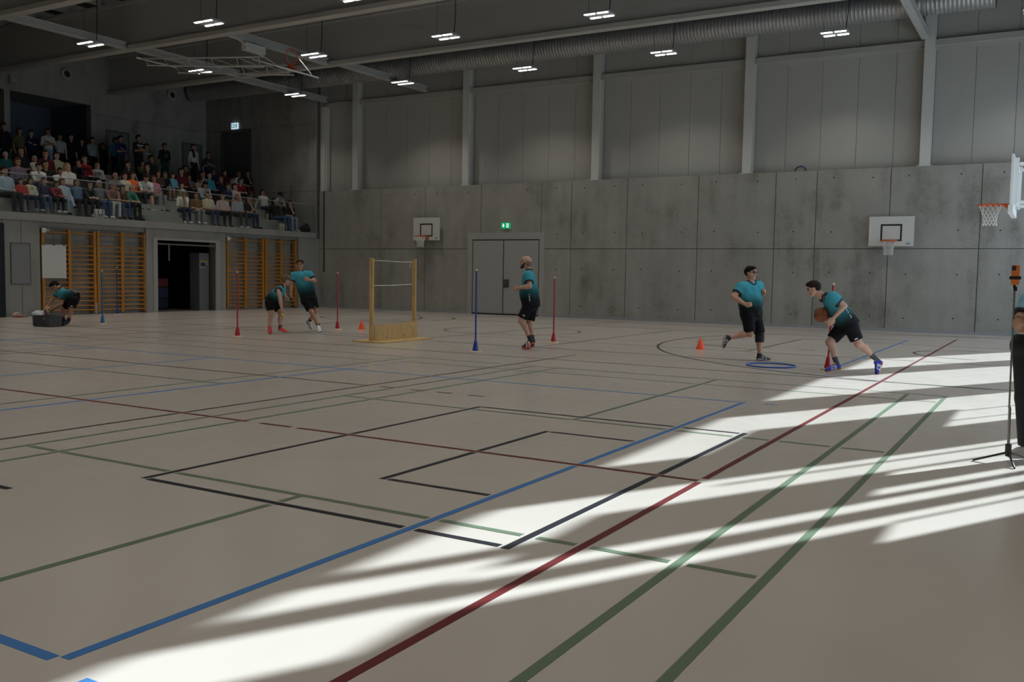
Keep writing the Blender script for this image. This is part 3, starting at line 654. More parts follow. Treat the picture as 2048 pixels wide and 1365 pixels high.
pb = empty('pin_board', (XL+0.001, 16.33, 0.98), 'tall grey pin board on the concrete pier left of the bars', 'board')
MB().box((0.0, -0.29, 0), (0.02, 0.29, 1.2)).build('panel', mat('pin_grey', (0.235, 0.235, 0.24), 0.8), pb)
MB().box((0.0, -0.305, -0.015), (0.028, -0.29, 1.215)).box((0.0, 0.29, -0.015), (0.028, 0.305, 1.215)).box((0, -0.29, 1.2), (0.028, 0.29, 1.215)).box((0, -0.29, -0.015), (0.028, 0.29, 0)).build('frame', mat('pin_frame', (0.08, 0.08, 0.08), 0.5), pb)
# ------------------------------------------------------------------ slalom poles, cones, frame, hoops
M_CREAM = mat('rubber_cream', (0.62, 0.53, 0.36), 0.6)
PC = {'red': mat('pole_red', (0.40, 0.018, 0.022), 0.35), 'blue': mat('pole_blue', (0.014, 0.045, 0.27), 0.35), 'lightblue': mat('pole_lightblue', (0.02, 0.14, 0.34), 0.35)}
pole0 = {}
for x, y, c, h, lean, lab in ((-21.79, 15.58, 'lightblue', 1.43, (0, 0), 'blue slalom pole between the crate and the wall bars'), (-25.95, 19.1, 'blue', 1.53, (0, 0), 'dark blue slalom pole close to the wall bars'),
    (-15.65, 14.56, 'red', 1.46, (0, 0), 'red slalom pole in front of the store opening'), (-15.87, 18.13, 'red', 1.475, (0, 0), 'red slalom pole beside the small orange cone'),
    (-9.45, 14.71, 'blue', 1.58, (0, 0), 'tall blue slalom pole in front of the double door'), (-9.47, 17.91, 'red', 1.455, (0, 0), 'red slalom pole right of the double door'), (-3.19, 15.73, 'red', 1.435, (0.03, 0.012), 'red slalom pole behind the player with the basketball')):
    p = empty('slalom_pole', (x, y, 0), lab, 'pole', 'slalom poles')
    p.rotation_euler = (lean[1], lean[0], 0)
    MB().lathe([(0.115, 0), (0.12, 0.008), (0.115, 0.022), (0.06, 0.03)], 20).build('foot_plate', M_CREAM, p, smooth='auto')
    MB().lathe([(0.062, 0.03), (0.055, 0.06), (0.032, 0.20), (0.02, 0.225)], 16).build('socket', PC[c], p, smooth='auto')
    MB().tube([(0, 0, 0.2), (0, 0, h-0.04)], 0.0165, 12).build('pole', PC[c], p, smooth='auto')
    MB().lathe([(0.0165, h-0.04), (0.021, h-0.035), (0.021, h-0.012), (0.012, h)], 12).build('end_cap', M_CREAM, p, smooth='auto')
M_CONE = mat('cone_orange', (0.85, 0.085, 0.015), 0.4)
for x, y, lab in ((-15.58, 18.74, 'small orange cone left of the wooden frame'), (-6.32, 18.49, 'small orange cone left of the blue hoop')):
    c = empty('marker_cone', (x, y, 0), lab, 'cone', 'orange cones')
    MB().lathe([(0.085, 0.012), (0.083, 0.02), (0.016, 0.235), (0.010, 0.24)], 20).build('cone_body', M_CONE, c, smooth='auto')
    MB().lathe([(0.095, 0), (0.095, 0.010), (0.085, 0.013)], 20).build('cone_base', M_CONE, c, smooth='auto')
wf = empty('wooden_frame', (-12.5, 16.1, 0), 'pale wooden upright frame with two posts, low plank and strings', 'frame')
MB().box((-0.38, -0.9, 0), (0.44, 0.9, 0.03)).build('base_plate', M_PLY, wf)
MB().box((-0.045, -0.765, 0.03), (0.045, -0.72, 1.79)).build('post', M_PINE, wf); MB().box((-0.055, 0.755, 0.03), (0.035, 0.80, 1.80)).build('post', M_PINE, wf)
MB().prism([(-0.71, 0.03), (0.80, 0.03), (0.80, 0.40), (-0.71, 0.36)], 0.047, 0.07, 0).build('low_plank', M_PLY, wf)
MB().box((0.046, -0.76, 0.03), (0.052, -0.73, 0.10)).build('tape_mark', mat('tape_orange', (0.75, 0.12, 0.02), 0.5), wf); MB().box((0.046, -0.765, 0.03), (0.054, -0.75, 0.055)).build('tape_mark', mat('tape_yellow', (0.6, 0.45, 0.03), 0.5), wf)
M_STRING = mat('string_white', (0.72, 0.71, 0.68), 0.8)
MB().tube([(0.0, -0.75, 1.74), (0.0, -0.2, 1.735), (-0.04, 0.3, 1.725), (-0.06, 0.76, 1.735)], 0.006, 5).tube([(-0.05, 0.70, 1.73), (-0.04, 0.66, 1.66), (-0.05, 0.64, 1.61)], 0.005, 5).build('top_string', M_STRING, wf)
MB().tube([(0.0, -0.75, 1.205), (-0.03, 0.05, 1.21), (-0.06, 0.76, 1.235)], 0.007, 5).build('middle_string', M_STRING, wf)
hh = MB().tube([(0.405*math.cos(a*PI/24), 0.405*math.sin(a*PI/24), 0.012) for a in range(48)], 0.012, 8, closed=True).build('hula_hoop', mat('hoop_blue', (0.02, 0.10, 0.42), 0.35), smooth=True, loc=(-4.13, 15.76, 0))
tag(hh, 'blue plastic hoop lying flat on the floor beside the runner', 'hoop')
ah = MB().tube([(0.165*math.cos(a*PI/16), 0, 0.165*math.sin(a*PI/16)) for a in range(17)], 0.022, 8).build('arch_hoop', mat('arch_blue', (0.03, 0.04, 0.11), 0.5), smooth='auto', loc=(-7.03, 29.45, 4.83))
tag(ah, 'small dark blue arch standing on the ledge above the runner', 'arch')
# ------------------------------------------------------------------ crate, cloths, bags
cr = empty('storage_crate', (-21.72, 13.98, 0), 'dark grey open plastic crate on the floor by the bending player', 'crate', rz=math.radians(8))
def rrect(w, d, r, n=5):
    P = []
    for cxx, cyy, a0 in ((w-r, d-r, 0), (-w+r, d-r, PI/2), (-w+r, -d+r, PI), (w-r, -d+r, 1.5*PI)):
        P += [(cxx+r*math.cos(a0+k*PI/2/n), cyy+r*math.sin(a0+k*PI/2/n)) for k in range(n+1)]
    return P
mb = MB(); lv = [(0.29, 0.20, 0), (0.31, 0.215, 0.255), (0.325, 0.23, 0.258), (0.325, 0.23, 0.28), (0.295, 0.20, 0.28), (0.28, 0.19, 0.02)]
V = [(x, y, z) for w_, d_, z in lv for x, y in rrect(w_, d_, 0.07)]; nn = 24
F = [(i*nn+k, i*nn+(k+1) % nn, (i+1)*nn+(k+1) % nn, (i+1)*nn+k) for i in range(len(lv)-1) for k in range(nn)] + [tuple(range(nn)), tuple((len(lv)-1)*nn+k for k in range(nn))]
mb.add(V, F).build('tub', mat('crate_grey', (0.060, 0.062, 0.068), 0.5), cr)
for k in range(9): MB().box((-0.245+0.06*k, -0.212, 0.03), (-0.232+0.06*k, -0.222, 0.25)).build('rib', MATS['crate_grey'], cr)
MB().box((0.10, -0.226, 0.2), (0.20, -0.222, 0.225)).build('label_strip', mat('label_grey', (0.25, 0.25, 0.24), 0.6), cr)
def lump(name, loc, blobs, m, lab, cat, vox=0.02):
    V, F, _ = sdf_mesh([(Vector(a), Vector(b), ra, rb, 0) for a, b, ra, rb in blobs], vox, 0.04)
    V[:, 2] = np.maximum(V[:, 2], 0.0)
    rs = np.random.RandomState(len(lab)); V[:, :2] += 0.006*np.sin(V[:, [2, 0]]*70+rs.rand(2)*6)
    V[:, 2] += 0.012*np.sin(V[:, 0]*38)*np.sin(V[:, 1]*33)*(V[:, 2] > 0.02)
    o = np_obj(name, V, F, None, [m]); o.location = loc; tag(o, lab, cat); return o
lump('crumpled_towel', (-26.42, 16.72, 0), [((-0.02, -0.13, 0.08), (0.0, -0.02, 0.13), 0.07, 0.055), ((0, 0.0, 0.12), (0, 0.15, 0.14), 0.045, 0.04), ((0.05, -0.05, 0.04), (0.05, 0.10, 0.03), 0.06, 0.05)], mat('towel_white', (0.55, 0.56, 0.62), 0.8), 'crumpled bluish white towel on the floor behind the crate', 'towel')
lump('gym_bag', (-26.33, 15.98, 0), [((0, -0.08, 0.06), (0, 0.0, 0.09), 0.06, 0.06), ((0, 0.03, 0.07), (0.02, 0.10, 0.04), 0.07, 0.05)], mat('bag_blush', (0.46, 0.31, 0.26), 0.8), 'small pale pink bag on the floor beside the left wall', 'bag')
lump('red_cloth', (-26.22, 16.02, 0), [((0, -0.12, 0.0), (0, 0.18, 0.0), 0.03, 0.02), ((0.03, -0.05, 0.0), (0.04, 0.2, 0.0), 0.025, 0.02)], mat('cloth_red', (0.22, 0.02, 0.02), 0.8), 'flat dark red cloth under the pale pink bag', 'cloth', 0.012)
lump('backpack', (-27.0, 28.82, 3.1), [((0, -0.12, 0.14), (-0.02, 0.12, 0.14), 0.15, 0.15), ((-0.02, 0.02, 0.25), (-0.04, 0.1, 0.30), 0.12, 0.10)], mat('backpack_black', (0.012, 0.012, 0.014), 0.8), 'black backpack on the gallery floor in the right corner', 'backpack')
def tote(loc, w_, h_, m, lab, rz=0):
    t = empty('tote_bag', loc, lab, 'bag', rz=rz)
    mb = MB(); lv = [(0.07, w_*0.92, 0), (0.075, w_, h_*0.5), (0.05, w_*1.02, h_), (0.04, w_*0.98, h_), (0.06, w_*0.95, 0.03)]
    V = [(x, y, z) for d_, ww, z in lv for x, y in rrect(d_, ww, min(d_, 0.035))]; nn = 24
    F = [(i*nn+k, i*nn+(k+1) % nn, (i+1)*nn+(k+1) % nn, (i+1)*nn+k) for i in range(len(lv)-1) for k in range(nn)] + [tuple(range(nn)), tuple((len(lv)-1)*nn+k for k in range(nn))]
    mb.add(V, F).build('bag_body', m, t)
    MB().tube([(0.075, -w_*0.5, h_*0.95), (0.085, -w_*0.45, h_*0.5), (0.085, 0, h_*0.25), (0.085, w_*0.45, h_*0.5), (0.075, w_*0.5, h_*0.95)], 0.011, 6).build('handle', M_DARK if 'white' in lab else m, t)
tote((-26.98, 19.22, 3.1), 0.17, 0.30, mat('tote_white', (0.55, 0.54, 0.5), 0.8), 'white tote bag with dark handles on the gallery floor at the left')
tote((-26.98, 27.45, 3.1), 0.14, 0.30, mat('tote_cream', (0.52, 0.47, 0.34), 0.8), 'cream tote bag on the gallery floor near the right corner')
# ------------------------------------------------------------------ exit signs, clock, nozzles
def exit_sign(loc, w_, h_, ground, mark, lab):
    e = empty('exit_sign', loc, lab, 'sign', 'exit signs')
    MB().box((-w_/2, 0.0, -h_/2), (w_/2, 0.05, h_/2)).build('light_box', ground, e)
    k = h_
    def P(poly, nm, m, t=0.0): MB().prism([(x*k, z*k) for x, z in poly], -0.004-t, 0.0, 1).build(nm, m, e)
    if mark is None:
        g = mat('sign_green_lit', (0.0, 0.18, 0.09), 0.5, emit=(0.0, 0.30, 0.17), estr=0.35)
        P([(-0.68, -0.36), (-0.02, -0.36), (-0.02, 0.36), (-0.68, 0.36)], 'green_field', g)
        wm = ground; ar = (-0.35, 0.002); d0 = 0.12
        P([(0.1, -0.34), (0.2, -0.34), (0.3, 0.0), (0.4, -0.34), (0.5, -0.34), (0.36, 0.1), (0.42, 0.3), (0.24, 0.34), (0.2, 0.1)], 'running_figure', g)
        P([(0.52, -0.36), (0.68, -0.36), (0.68, 0.36), (0.52, 0.36)], 'door_mark', g)
    else:
        wm = mark; ar = (-0.42, 0.002)
        P([(0.2, -0.36), (0.62, -0.36), (0.62, 0.36), (0.2, 0.36)], 'door_mark', wm)
        g = ground
        P([(0.28, -0.3), (0.34, -0.3), (0.42, -0.05), (0.5, -0.3), (0.56, -0.28), (0.46, 0.06), (0.52, 0.12), (0.44, 0.26), (0.34, 0.2), (0.36, 0.0)], 'running_figure', g, 0.003)
    x0 = ar[0]
    P([(x0, -0.32), (x0+0.26, 0.0), (x0+0.1, 0.0), (x0+0.1, 0.32), (x0-0.1, 0.32), (x0-0.1, 0.0), (x0-0.26, 0.0)], 'arrow', wm, 0.004)
exit_sign((-17.55, 29.24, 3.295), 0.37, 0.21, mat('sign_green', (0.0, 0.25, 0.09), 0.4, emit=(0.0, 0.36, 0.13), estr=0.8), mat('sign_white', (0.9, 0.9, 0.9), 0.4, emit=(0.85, 1, 0.92), estr=0.8), 'green lit exit sign with white arrow above the double door')
exit_sign((-31.35, 29.04, 7.80), 0.40, 0.25, mat('sign_white_lit', (0.9, 0.9, 0.9), 0.4, emit=(0.62, 0.8, 1.0), estr=0.9), None, 'white lit exit sign with green symbols above the gallery door')
ck = empty('wall_clock', (-28.28, 29.08, 7.66), 'round pale wall clock on the dark gallery wall', 'clock')
def disc(r0, r1, y0, y1, nm, m): MB().prism([(r1*math.cos(k*PI/16), r1*math.sin(k*PI/16)) for k in range(32)], y0, y1, 1).build(nm, m, ck)
disc(0, 0.205, -0.02, 0.02, 'case', mat('clock_case', (0.20, 0.20, 0.19), 0.5)); disc(0, 0.188, -0.024, -0.019, 'dial', mat('clock_dial', (0.30, 0.30, 0.28), 0.5))
for k in range(12):
    a = k*PI/6; c, s = math.cos(a), math.sin(a)
    MB().prism([(0.14*s-0.008*c, 0.14*c+0.008*s), (0.14*s+0.008*c, 0.14*c-0.008*s), (0.178*s+0.008*c, 0.178*c-0.008*s), (0.178*s-0.008*c, 0.178*c+0.008*s)], -0.027, -0.023, 1).build('hour_mark', M_DARK, ck)
for ang, ln, wd in ((142, 0.16, 0.008), (216, 0.10, 0.011)):
    a = math.radians(ang); c, s = math.cos(a), math.sin(a)
    MB().prism([(-wd*c, wd*s), (wd*c, -wd*s), (ln*s+wd*c, ln*c-wd*s), (ln*s-wd*c, ln*c+wd*s)], -0.031, -0.027, 1).build('hand', M_DARK, ck)
M_NOZ = mat('nozzle_pale', (0.42, 0.40, 0.34), 0.5)
for y, z, lab in ((22.3, 8.9, 'round white air nozzle on the gallery back wall, farther left'), (27.2, 8.96, 'round white air nozzle on the gallery back wall, farther right')):
    nz = empty('air_nozzle', (-33.15, y, z), lab, 'air nozzle', 'air nozzles')
    o = MB().lathe([(0.13, 0.0), (0.24, 0.0), (0.22, 0.06), (0.16, 0.09), (0.125, 0.05), (0.12, 0.01)], 28).build('flange_ring', M_NOZ, nz, smooth='auto'); o.rotation_euler = (0, PI/2, 0)
    o = MB().lathe([(0.12, 0.0), (0.12, 0.012)], 24).build('dark_throat', M_DARK, nz); o.rotation_euler = (0, PI/2, 0); o.location = (0.03, 0, 0)
for y, z, lab in ((24.3, 8.88, 'thin horizontal rod with pale knob high on the gallery wall'), (28.2, 8.95, 'thin horizontal rod with pale knob near the gallery corner')):
    rr = empty('wall_rod', (-33.2, y, z), lab, 'rod', 'rods on the gallery wall')
    MB().tube([(0, 0, 0), (0.55, 0.0, 0)], 0.012, 6).tube([(0.5, -0.35, -0.1), (0.5, 0.35, 0.1)], 0.014, 6).build('rod', M_GIRD, rr)
    MB().lathe([(0.01, -0.03), (0.035, -0.02), (0.035, 0.02), (0.01, 0.03)], 10).build('knob', M_WHITE, rr).location = (0.5, 0.36, 0.105)
tag(MB().box((-33.19, 20.02, 8.16), (-33.02, 20.28, 8.40)).box((-33.02, 20.05, 8.19), (-33.0, 20.25, 8.37)).build('control_box', mat('box_pale', (0.30, 0.30, 0.28), 0.5)), 'small pale control box high on the gallery wall', 'box')
# ------------------------------------------------------------------ phone on a slim tripod
tp = empty('phone_tripod', (-0.285, 8.56, 0), 'slim grey tripod pole on short black legs at the right edge', 'tripod')
M_POLE = mat('pole_alu', (0.30, 0.27, 0.25), 0.35, 0.6); M_BLK = mat('plastic_black', (0.02, 0.02, 0.022), 0.35)
MB().tube([(0.01, 0, 0.12), (0.005, 0, 0.45), (0.0, 0, 0.46)], 0.011, 10).tube([(0.0, 0, 0.45), (-0.008, 0, 1.43)], 0.0075, 10).build('pole', M_POLE, tp, smooth='auto')
MB().lathe([(0.02, 0.05), (0.024, 0.07), (0.024, 0.15), (0.014, 0.155)], 14, (0.01, 0, 0)).build('hub', M_BLK, tp, smooth='auto')
for ex, ey, m in ((-0.24, -0.12, M_BLK), (0.07, -0.28, M_BLK), (0.26, 0.02, mat('leg_metal', (0.75, 0.76, 0.8), 0.2, 0.9))): MB().tube([(0.01, 0, 0.085), (ex, ey, 0.008)], 0.0085, 8).build('leg', m, tp, smooth='auto')
MB().box((-0.05, -0.012, 1.505), (0.035, 0.022, 1.53)).box((-0.02, 0.0, 1.43), (0.0, 0.02, 1.51)).box((-0.015, -0.02, 1.41), (0.012, 0.02, 1.445)).build('phone_clamp', M_BLK, tp)
ph = empty('smartphone', (-0.293, 8.555, 1.46), 'orange smartphone clamped upright on the tripod', 'smartphone', rz=math.radians(4))
mb = MB(); P = [(x, z+0.08) for x, z in rrect(0.030, 0.08, 0.010)]
mb.prism(P, -0.004, 0.004, 1).build('phone_body', mat('phone_orange', (0.85, 0.24, 0.06), 0.35), ph)
MB().prism([(x-0.012, z+0.135) for x, z in rrect(0.015, 0.018, 0.006)], -0.006, -0.004, 1).build('camera_island', M_BLK, ph)
for dx, dz in ((-0.018, 0.143), (-0.018, 0.127), (-0.006, 0.135)): MB().prism([(dx+0.006*math.cos(k*PI/6), dz+0.006*math.sin(k*PI/6)) for k in range(12)], -0.009, -0.005, 1).build('lens', mat('lens_grey', (0.1, 0.1, 0.12), 0.2), ph)
PLAYERS = {
 'bald': {'base': [-9.031, 16.037, 0], 'head': [-0.141, 0.061, 1.74], 'chin': [-0.193, 0.021, 1.622], 'neck': [-0.08, 0.086, 1.607], 'pelvis': [-0.012, 0.069, 0.927], 'shA': [-0.006, -0.077, 1.505], 'elA': [0.076, -0.154, 1.257], 'wrA': [-0.135, -0.211, 1.225], 'haA': [-0.22, -0.239, 1.215], 'shB': [-0.174, 0.255, 1.506], 'elB': [-0.247, 0.307, 1.258], 'wrB': [-0.323, 0.2, 1.206], 'haB': [-0.36, 0.144, 1.205], 'hipA': [0.015, -0.033, 0.904], 'knA': [-0.103, -0.153, 0.577], 'anA': [0.064, -0.061, 0.211], 'heA': [0.13, -0.029, 0.128], 'toA': [-0.052, -0.145, 0.021], 'hipB': [-0.035, 0.17, 0.899], 'knB': [-0.065, 0.098, 0.519], 'anB': [0.015, 0.117, 0.182], 'heB': [0.051, 0.126, 0.039], 'toB': [-0.104, 0.032, -0.002]},
 'glasses': {'base': [-4.51, 16.682, 0], 'head': [-0.278, -0.032, 1.588], 'chin': [-0.224, -0.009, 1.489], 'neck': [-0.267, -0.037, 1.453], 'pelvis': [-0.236, -0.069, 0.849], 'shA': [-0.407, -0.22, 1.363], 'elA': [-0.478, -0.361, 1.148], 'wrA': [-0.276, -0.356, 1.028], 'haA': [-0.185, -0.339, 1.015], 'shB': [-0.177, 0.15, 1.391], 'elB': [-0.161, 0.261, 1.214], 'wrB': [-0.088, 0.141, 1.201], 'haB': [-0.046, 0.099, 1.242], 'hipA': [-0.264, -0.18, 0.819], 'knA': [-0.208, -0.197, 0.496], 'anA': [-0.543, -0.355, 0.409], 'heA': [-0.621, -0.397, 0.455], 'toA': [-0.644, -0.429, 0.24], 'hipB': [-0.199, 0.043, 0.815], 'knB': [-0.099, 0.041, 0.498], 'anB': [-0.083, 0.018, 0.1], 'heB': [-0.12, -0.011, 0.011], 'toB': [0.092, 0.111, -0.013]},
 'ball': {'base': [-2.985, 15.293, 0], 'head': [-0.361, -0.102, 1.34], 'chin': [-0.396, -0.131, 1.234], 'neck': [-0.245, -0.041, 1.251], 'pelvis': [0.147, 0.151, 0.787], 'shA': [-0.079, -0.141, 1.243], 'elA': [0.114, -0.077, 1.074], 'wrA': [-0.03, -0.119, 0.883], 'haA': [-0.095, -0.131, 0.781], 'shB': [-0.219, 0.168, 1.195], 'elB': [-0.17, 0.303, 0.934], 'wrB': [-0.209, 0.13, 0.814], 'haB': [-0.266, 0.027, 0.813], 'hipA': [0.203, 0.064, 0.739], 'knA': [0.324, 0.09, 0.475], 'anA': [0.563, 0.235, 0.251], 'heA': [0.663, 0.291, 0.206], 'toA': [0.611, 0.241, -0.015], 'hipB': [0.054, 0.208, 0.727], 'knB': [-0.121, 0.085, 0.48], 'anB': [-0.009, 0.125, 0.163], 'heB': [0.059, 0.155, 0.049], 'toB': [-0.153, 0.027, 0.007], 'ballc': [-0.246, 0.024, 0.918]},
 'teen': {'base': [-15.518, 17.053, 0], 'head': [-0.493, -0.154, 1.643], 'chin': [-0.419, -0.213, 1.53], 'neck': [-0.48, -0.159, 1.492], 'pelvis': [-0.268, -0.089, 0.837], 'shA': [-0.578, -0.269, 1.424], 'elA': [-0.595, -0.325, 1.142], 'wrA': [-0.565, -0.37, 0.946], 'haA': [-0.543, -0.388, 0.862], 'shB': [-0.299, -0.01, 1.44], 'elB': [-0.113, -0.021, 1.254], 'wrB': [-0.125, -0.224, 1.278], 'haB': [-0.164, -0.303, 1.299], 'hipA': [-0.29, -0.154, 0.772], 'knA': [-0.082, -0.17, 0.497], 'anA': [0.032, -0.04, 0.13], 'heA': [0.03, 0.003, 0.1], 'toA': [0.155, -0.141, 0.009], 'hipB': [-0.209, -0.011, 0.791], 'knB': [-0.134, 0.023, 0.528], 'anB': [-0.386, 0.085, 0.26], 'heB': [-0.472, 0.068, 0.248], 'toB': [-0.294, 0.041, 0.056]},
 'woman': {'base': [-15.817, 15.954, 0], 'head': [0.119, 0.175, 1.275], 'chin': [0.158, 0.19, 1.176], 'neck': [0.06, 0.132, 1.167], 'pelvis': [-0.165, -0.03, 0.81], 'shA': [0.094, -0.033, 1.051], 'elA': [0.159, -0.071, 0.819], 'wrA': [0.2, -0.066, 0.594], 'haA': [0.214, -0.065, 0.512], 'shB': [-0.03, 0.246, 1.082], 'elB': [-0.122, 0.331, 0.932], 'wrB': [-0.032, 0.307, 0.851], 'haB': [0.041, 0.3, 0.797], 'hipA': [-0.126, -0.106, 0.743], 'knA': [-0.073, -0.122, 0.455], 'anA': [-0.129, -0.124, 0.114], 'heA': [-0.164, -0.089, 0.09], 'toA': [-0.001, -0.233, 0.007], 'hipB': [-0.148, 0.067, 0.739], 'knB': [0.02, 0.108, 0.465], 'anB': [0.009, 0.074, 0.125], 'heB': [-0.016, 0.054, 0.062], 'toB': [0.184, 0.133, 0.022], 'ballc': [0.222, -0.065, 0.454]},
 'bend': {'base': [-21.72, 14.451, 0], 'head': [-0.273, -0.077, 1.01], 'chin': [-0.278, -0.089, 0.898], 'neck': [-0.152, -0.01, 0.962], 'pelvis': [0.176, 0.164, 0.733], 'shA': [0.086, -0.077, 0.844], 'elA': [0.075, -0.141, 0.573], 'wrA': [-0.124, -0.199, 0.445], 'haA': [-0.223, -0.215, 0.392], 'shB': [-0.361, 0.059, 0.883], 'elB': [-0.476, 0.009, 0.68], 'wrB': [-0.506, -0.115, 0.512], 'haB': [-0.519, -0.174, 0.456], 'hipA': [0.25, 0.085, 0.661], 'knA': [0.215, 0.023, 0.438], 'anA': [0.168, -0.004, 0.165], 'heA': [0.187, -0.001, 0.072], 'toA': [0.137, -0.08, 0.03], 'hipB': [0.018, 0.181, 0.653], 'knB': [-0.143, 0.067, 0.426], 'anB': [-0.135, 0.05, 0.151], 'heB': [-0.11, 0.059, 0.096], 'toB': [-0.178, 0.016, 0.057], 'ballc': [-0.391, -0.199, 0.376]},
 'edge': {'base': [-0.111, 8.804, 0], 'head': [0.05, 0.156, 1.533], 'chin': [0.016, 0.132, 1.483], 'neck': [0.031, 0.136, 1.427], 'pelvis': [-0.05, 0.051, 0.967], 'shA': [-0.064, -0.042, 1.356], 'elA': [-0.144, -0.221, 1.163], 'wrA': [-0.125, -0.332, 1.093], 'haA': [-0.051, -0.262, 1.127], 'shB': [0.125, 0.303, 1.371], 'elB': [0.148, 0.182, 1.154], 'wrB': [-0.03, -0.156, 1.145], 'haB': [-0.124, -0.279, 1.173], 'hipA': [-0.078, -0.037, 0.956], 'knA': [-0.068, -0.067, 0.522], 'anA': [-0.036, -0.07, 0.115], 'heA': [-0.014, -0.006, 0.03], 'toA': [-0.162, -0.231, 0.039], 'hipB': [-0.013, 0.14, 0.949], 'knB': [0.009, 0.117, 0.509], 'anB': [0.042, 0.102, 0.098], 'heB': [0.058, 0.128, 0.016], 'toB': [-0.061, -0.148, 0.047]},
}
# ------------------------------------------------------------------ people
def nrm(v): return v/max(1e-9, np.linalg.norm(v))
def cap(a, b, ra, rb, m=0, clip=None): return (np.array(a, float), np.array(b, float), ra, rb, m, clip)
def lerp(a, b, t): return a+(b-a)*t
def head_prims(c, f, u, s=1.0, eye=1, lip=2, brow=3):
    r = np.cross(f, u)
    q = lambda x, y, z: c+s*(f*x+r*y+u*z)
    P = [cap(q(-.018, 0, .028), q(-.03, 0, .02), .088*s, .084*s), cap(q(.022, 0, .03), q(.03, 0, .045), .070*s, .060*s), cap(q(.0, -.03, .01), q(.0, .03, .01), .055*s, .055*s),
         cap(q(.02, -.026, -.045), q(.05, -.016, -.085), .048*s, .030*s), cap(q(.02, .026, -.045), q(.05, .016, -.085), .048*s, .030*s), cap(q(.068, -.01, -.098), q(.068, .01, -.098), .021*s, .021*s),
         cap(q(.055, 0, -.03), q(.058, 0, -.07), .042*s, .030*s),
         cap(q(.088, 0, .02), q(.108, 0, -.022), .009*s, .0135*s), cap(q(.098, -.012, -.026), q(.098, .012, -.026), .009*s, .009*s),
         cap(q(-.005, -.076, .012), q(-.012, -.078, -.025), .017*s, .011*s), cap(q(-.005, .076, .012), q(-.012, .078, -.025), .017*s, .011*s)]
    for y in (-1, 1):
        P.append(cap(q(.080, y*.030, .008), q(.080, y*.034, .008), .0095*s, .009*s, eye))
        P.append(cap(q(.089, y*.018, .029), q(.080, y*.045, .030), .0055*s, .0045*s, brow))
    P.append(cap(q(.083, -.020, -.056), q(.083, .020, -.056), .0085*s, .0085*s, lip))
    return P
def hand_prims(w, d, n, curl, sgn=1, s=1.0):
    """w wrist, d direction to knuckles, n palm-side normal, sgn picks the thumb side"""
    d = nrm(d); n = nrm(n-d*(n@d)); t = np.cross(d, n)*sgn
    P = [cap(w, w+d*.04*s, .026*s, .024*s)]
    L = [(.044, .027, .021), (.048, .031, .022), (.045, .028, .021), (.036, .022, .019)]
    for i, o in enumerate((.031, .010, -.011, -.031)):
        k = w+s*(d*(.094-.006*abs(i-1))+t*o)
        P.append(cap(w+s*(d*.02+t*o*.6), k, .018*s, .0145*s))
        a = curl*0.75; p = k
        for j, l in enumerate(L[i]):
            dd = d*math.cos(a)+n*math.sin(a); e = p+dd*l*s
            P.append(cap(p, e, (.0102-.001*j)*s, (.0095-.001*j)*s)); p = e; a += curl*(0.95-.1*j)
    b = w+s*(d*.025+t*.026); m1 = b+s*(d*.032+t*.028+n*(.012+.012*curl)); m2 = m1+s*(d*.030+t*(.006-.018*curl)+n*.016*curl)
    P += [cap(b, m1, .017*s, .0125*s), cap(m1, m2, .012*s, .0095*s)]
    return P
M_EYE = mat('eye_dark', (0.03, 0.025, 0.02), 0.25)
M_LIP = mat('lip', (0.32, 0.12, 0.10), 0.5)
def skin(name, c): return mat('skin_'+name, c, 0.55, noise=0.06, scale=25)
def shirt_mat():
    if 'team_shirt' in MATS: return MATS['team_shirt']
    m, nt, b = new_mat('team_shirt'); N, L = nt.nodes, nt.links
    a = N.new('ShaderNodeAttribute'); a.attribute_name = 'print'
    cr = N.new('ShaderNodeValToRGB'); L.new(a.outputs['Fac'], cr.inputs[0])
    e = cr.color_ramp.elements
    e[0].position = 0.0; e[0].color = (0.055, 0.33, 0.42, 1); e[1].position = 1.0; e[1].color = (0.008, 0.010, 0.012, 1)
    k = e.new(0.36); k.color = (0.045, 0.27, 0.33, 1); k = e.new(0.62); k.color = (0.018, 0.085, 0.095, 1); k = e.new(0.80); k.color = (0.009, 0.016, 0.018, 1)
    L.new(cr.outputs[0], b.inputs['Base Color']); b.inputs['Roughness'].default_value = 0.75; b.inputs['Specular IOR Level'].default_value = 0.15
    MATS['team_shirt'] = m
    return m
M_TRIM = mat('shirt_trim_black', (0.010, 0.011, 0.014), 0.7)
M_SHORTS = mat('shorts_black', (0.007, 0.007, 0.009), 0.8, spec=0.2, noise=0.3, scale=6)
M_MARK = mat('print_white', (0.55, 0.56, 0.57), 0.6)
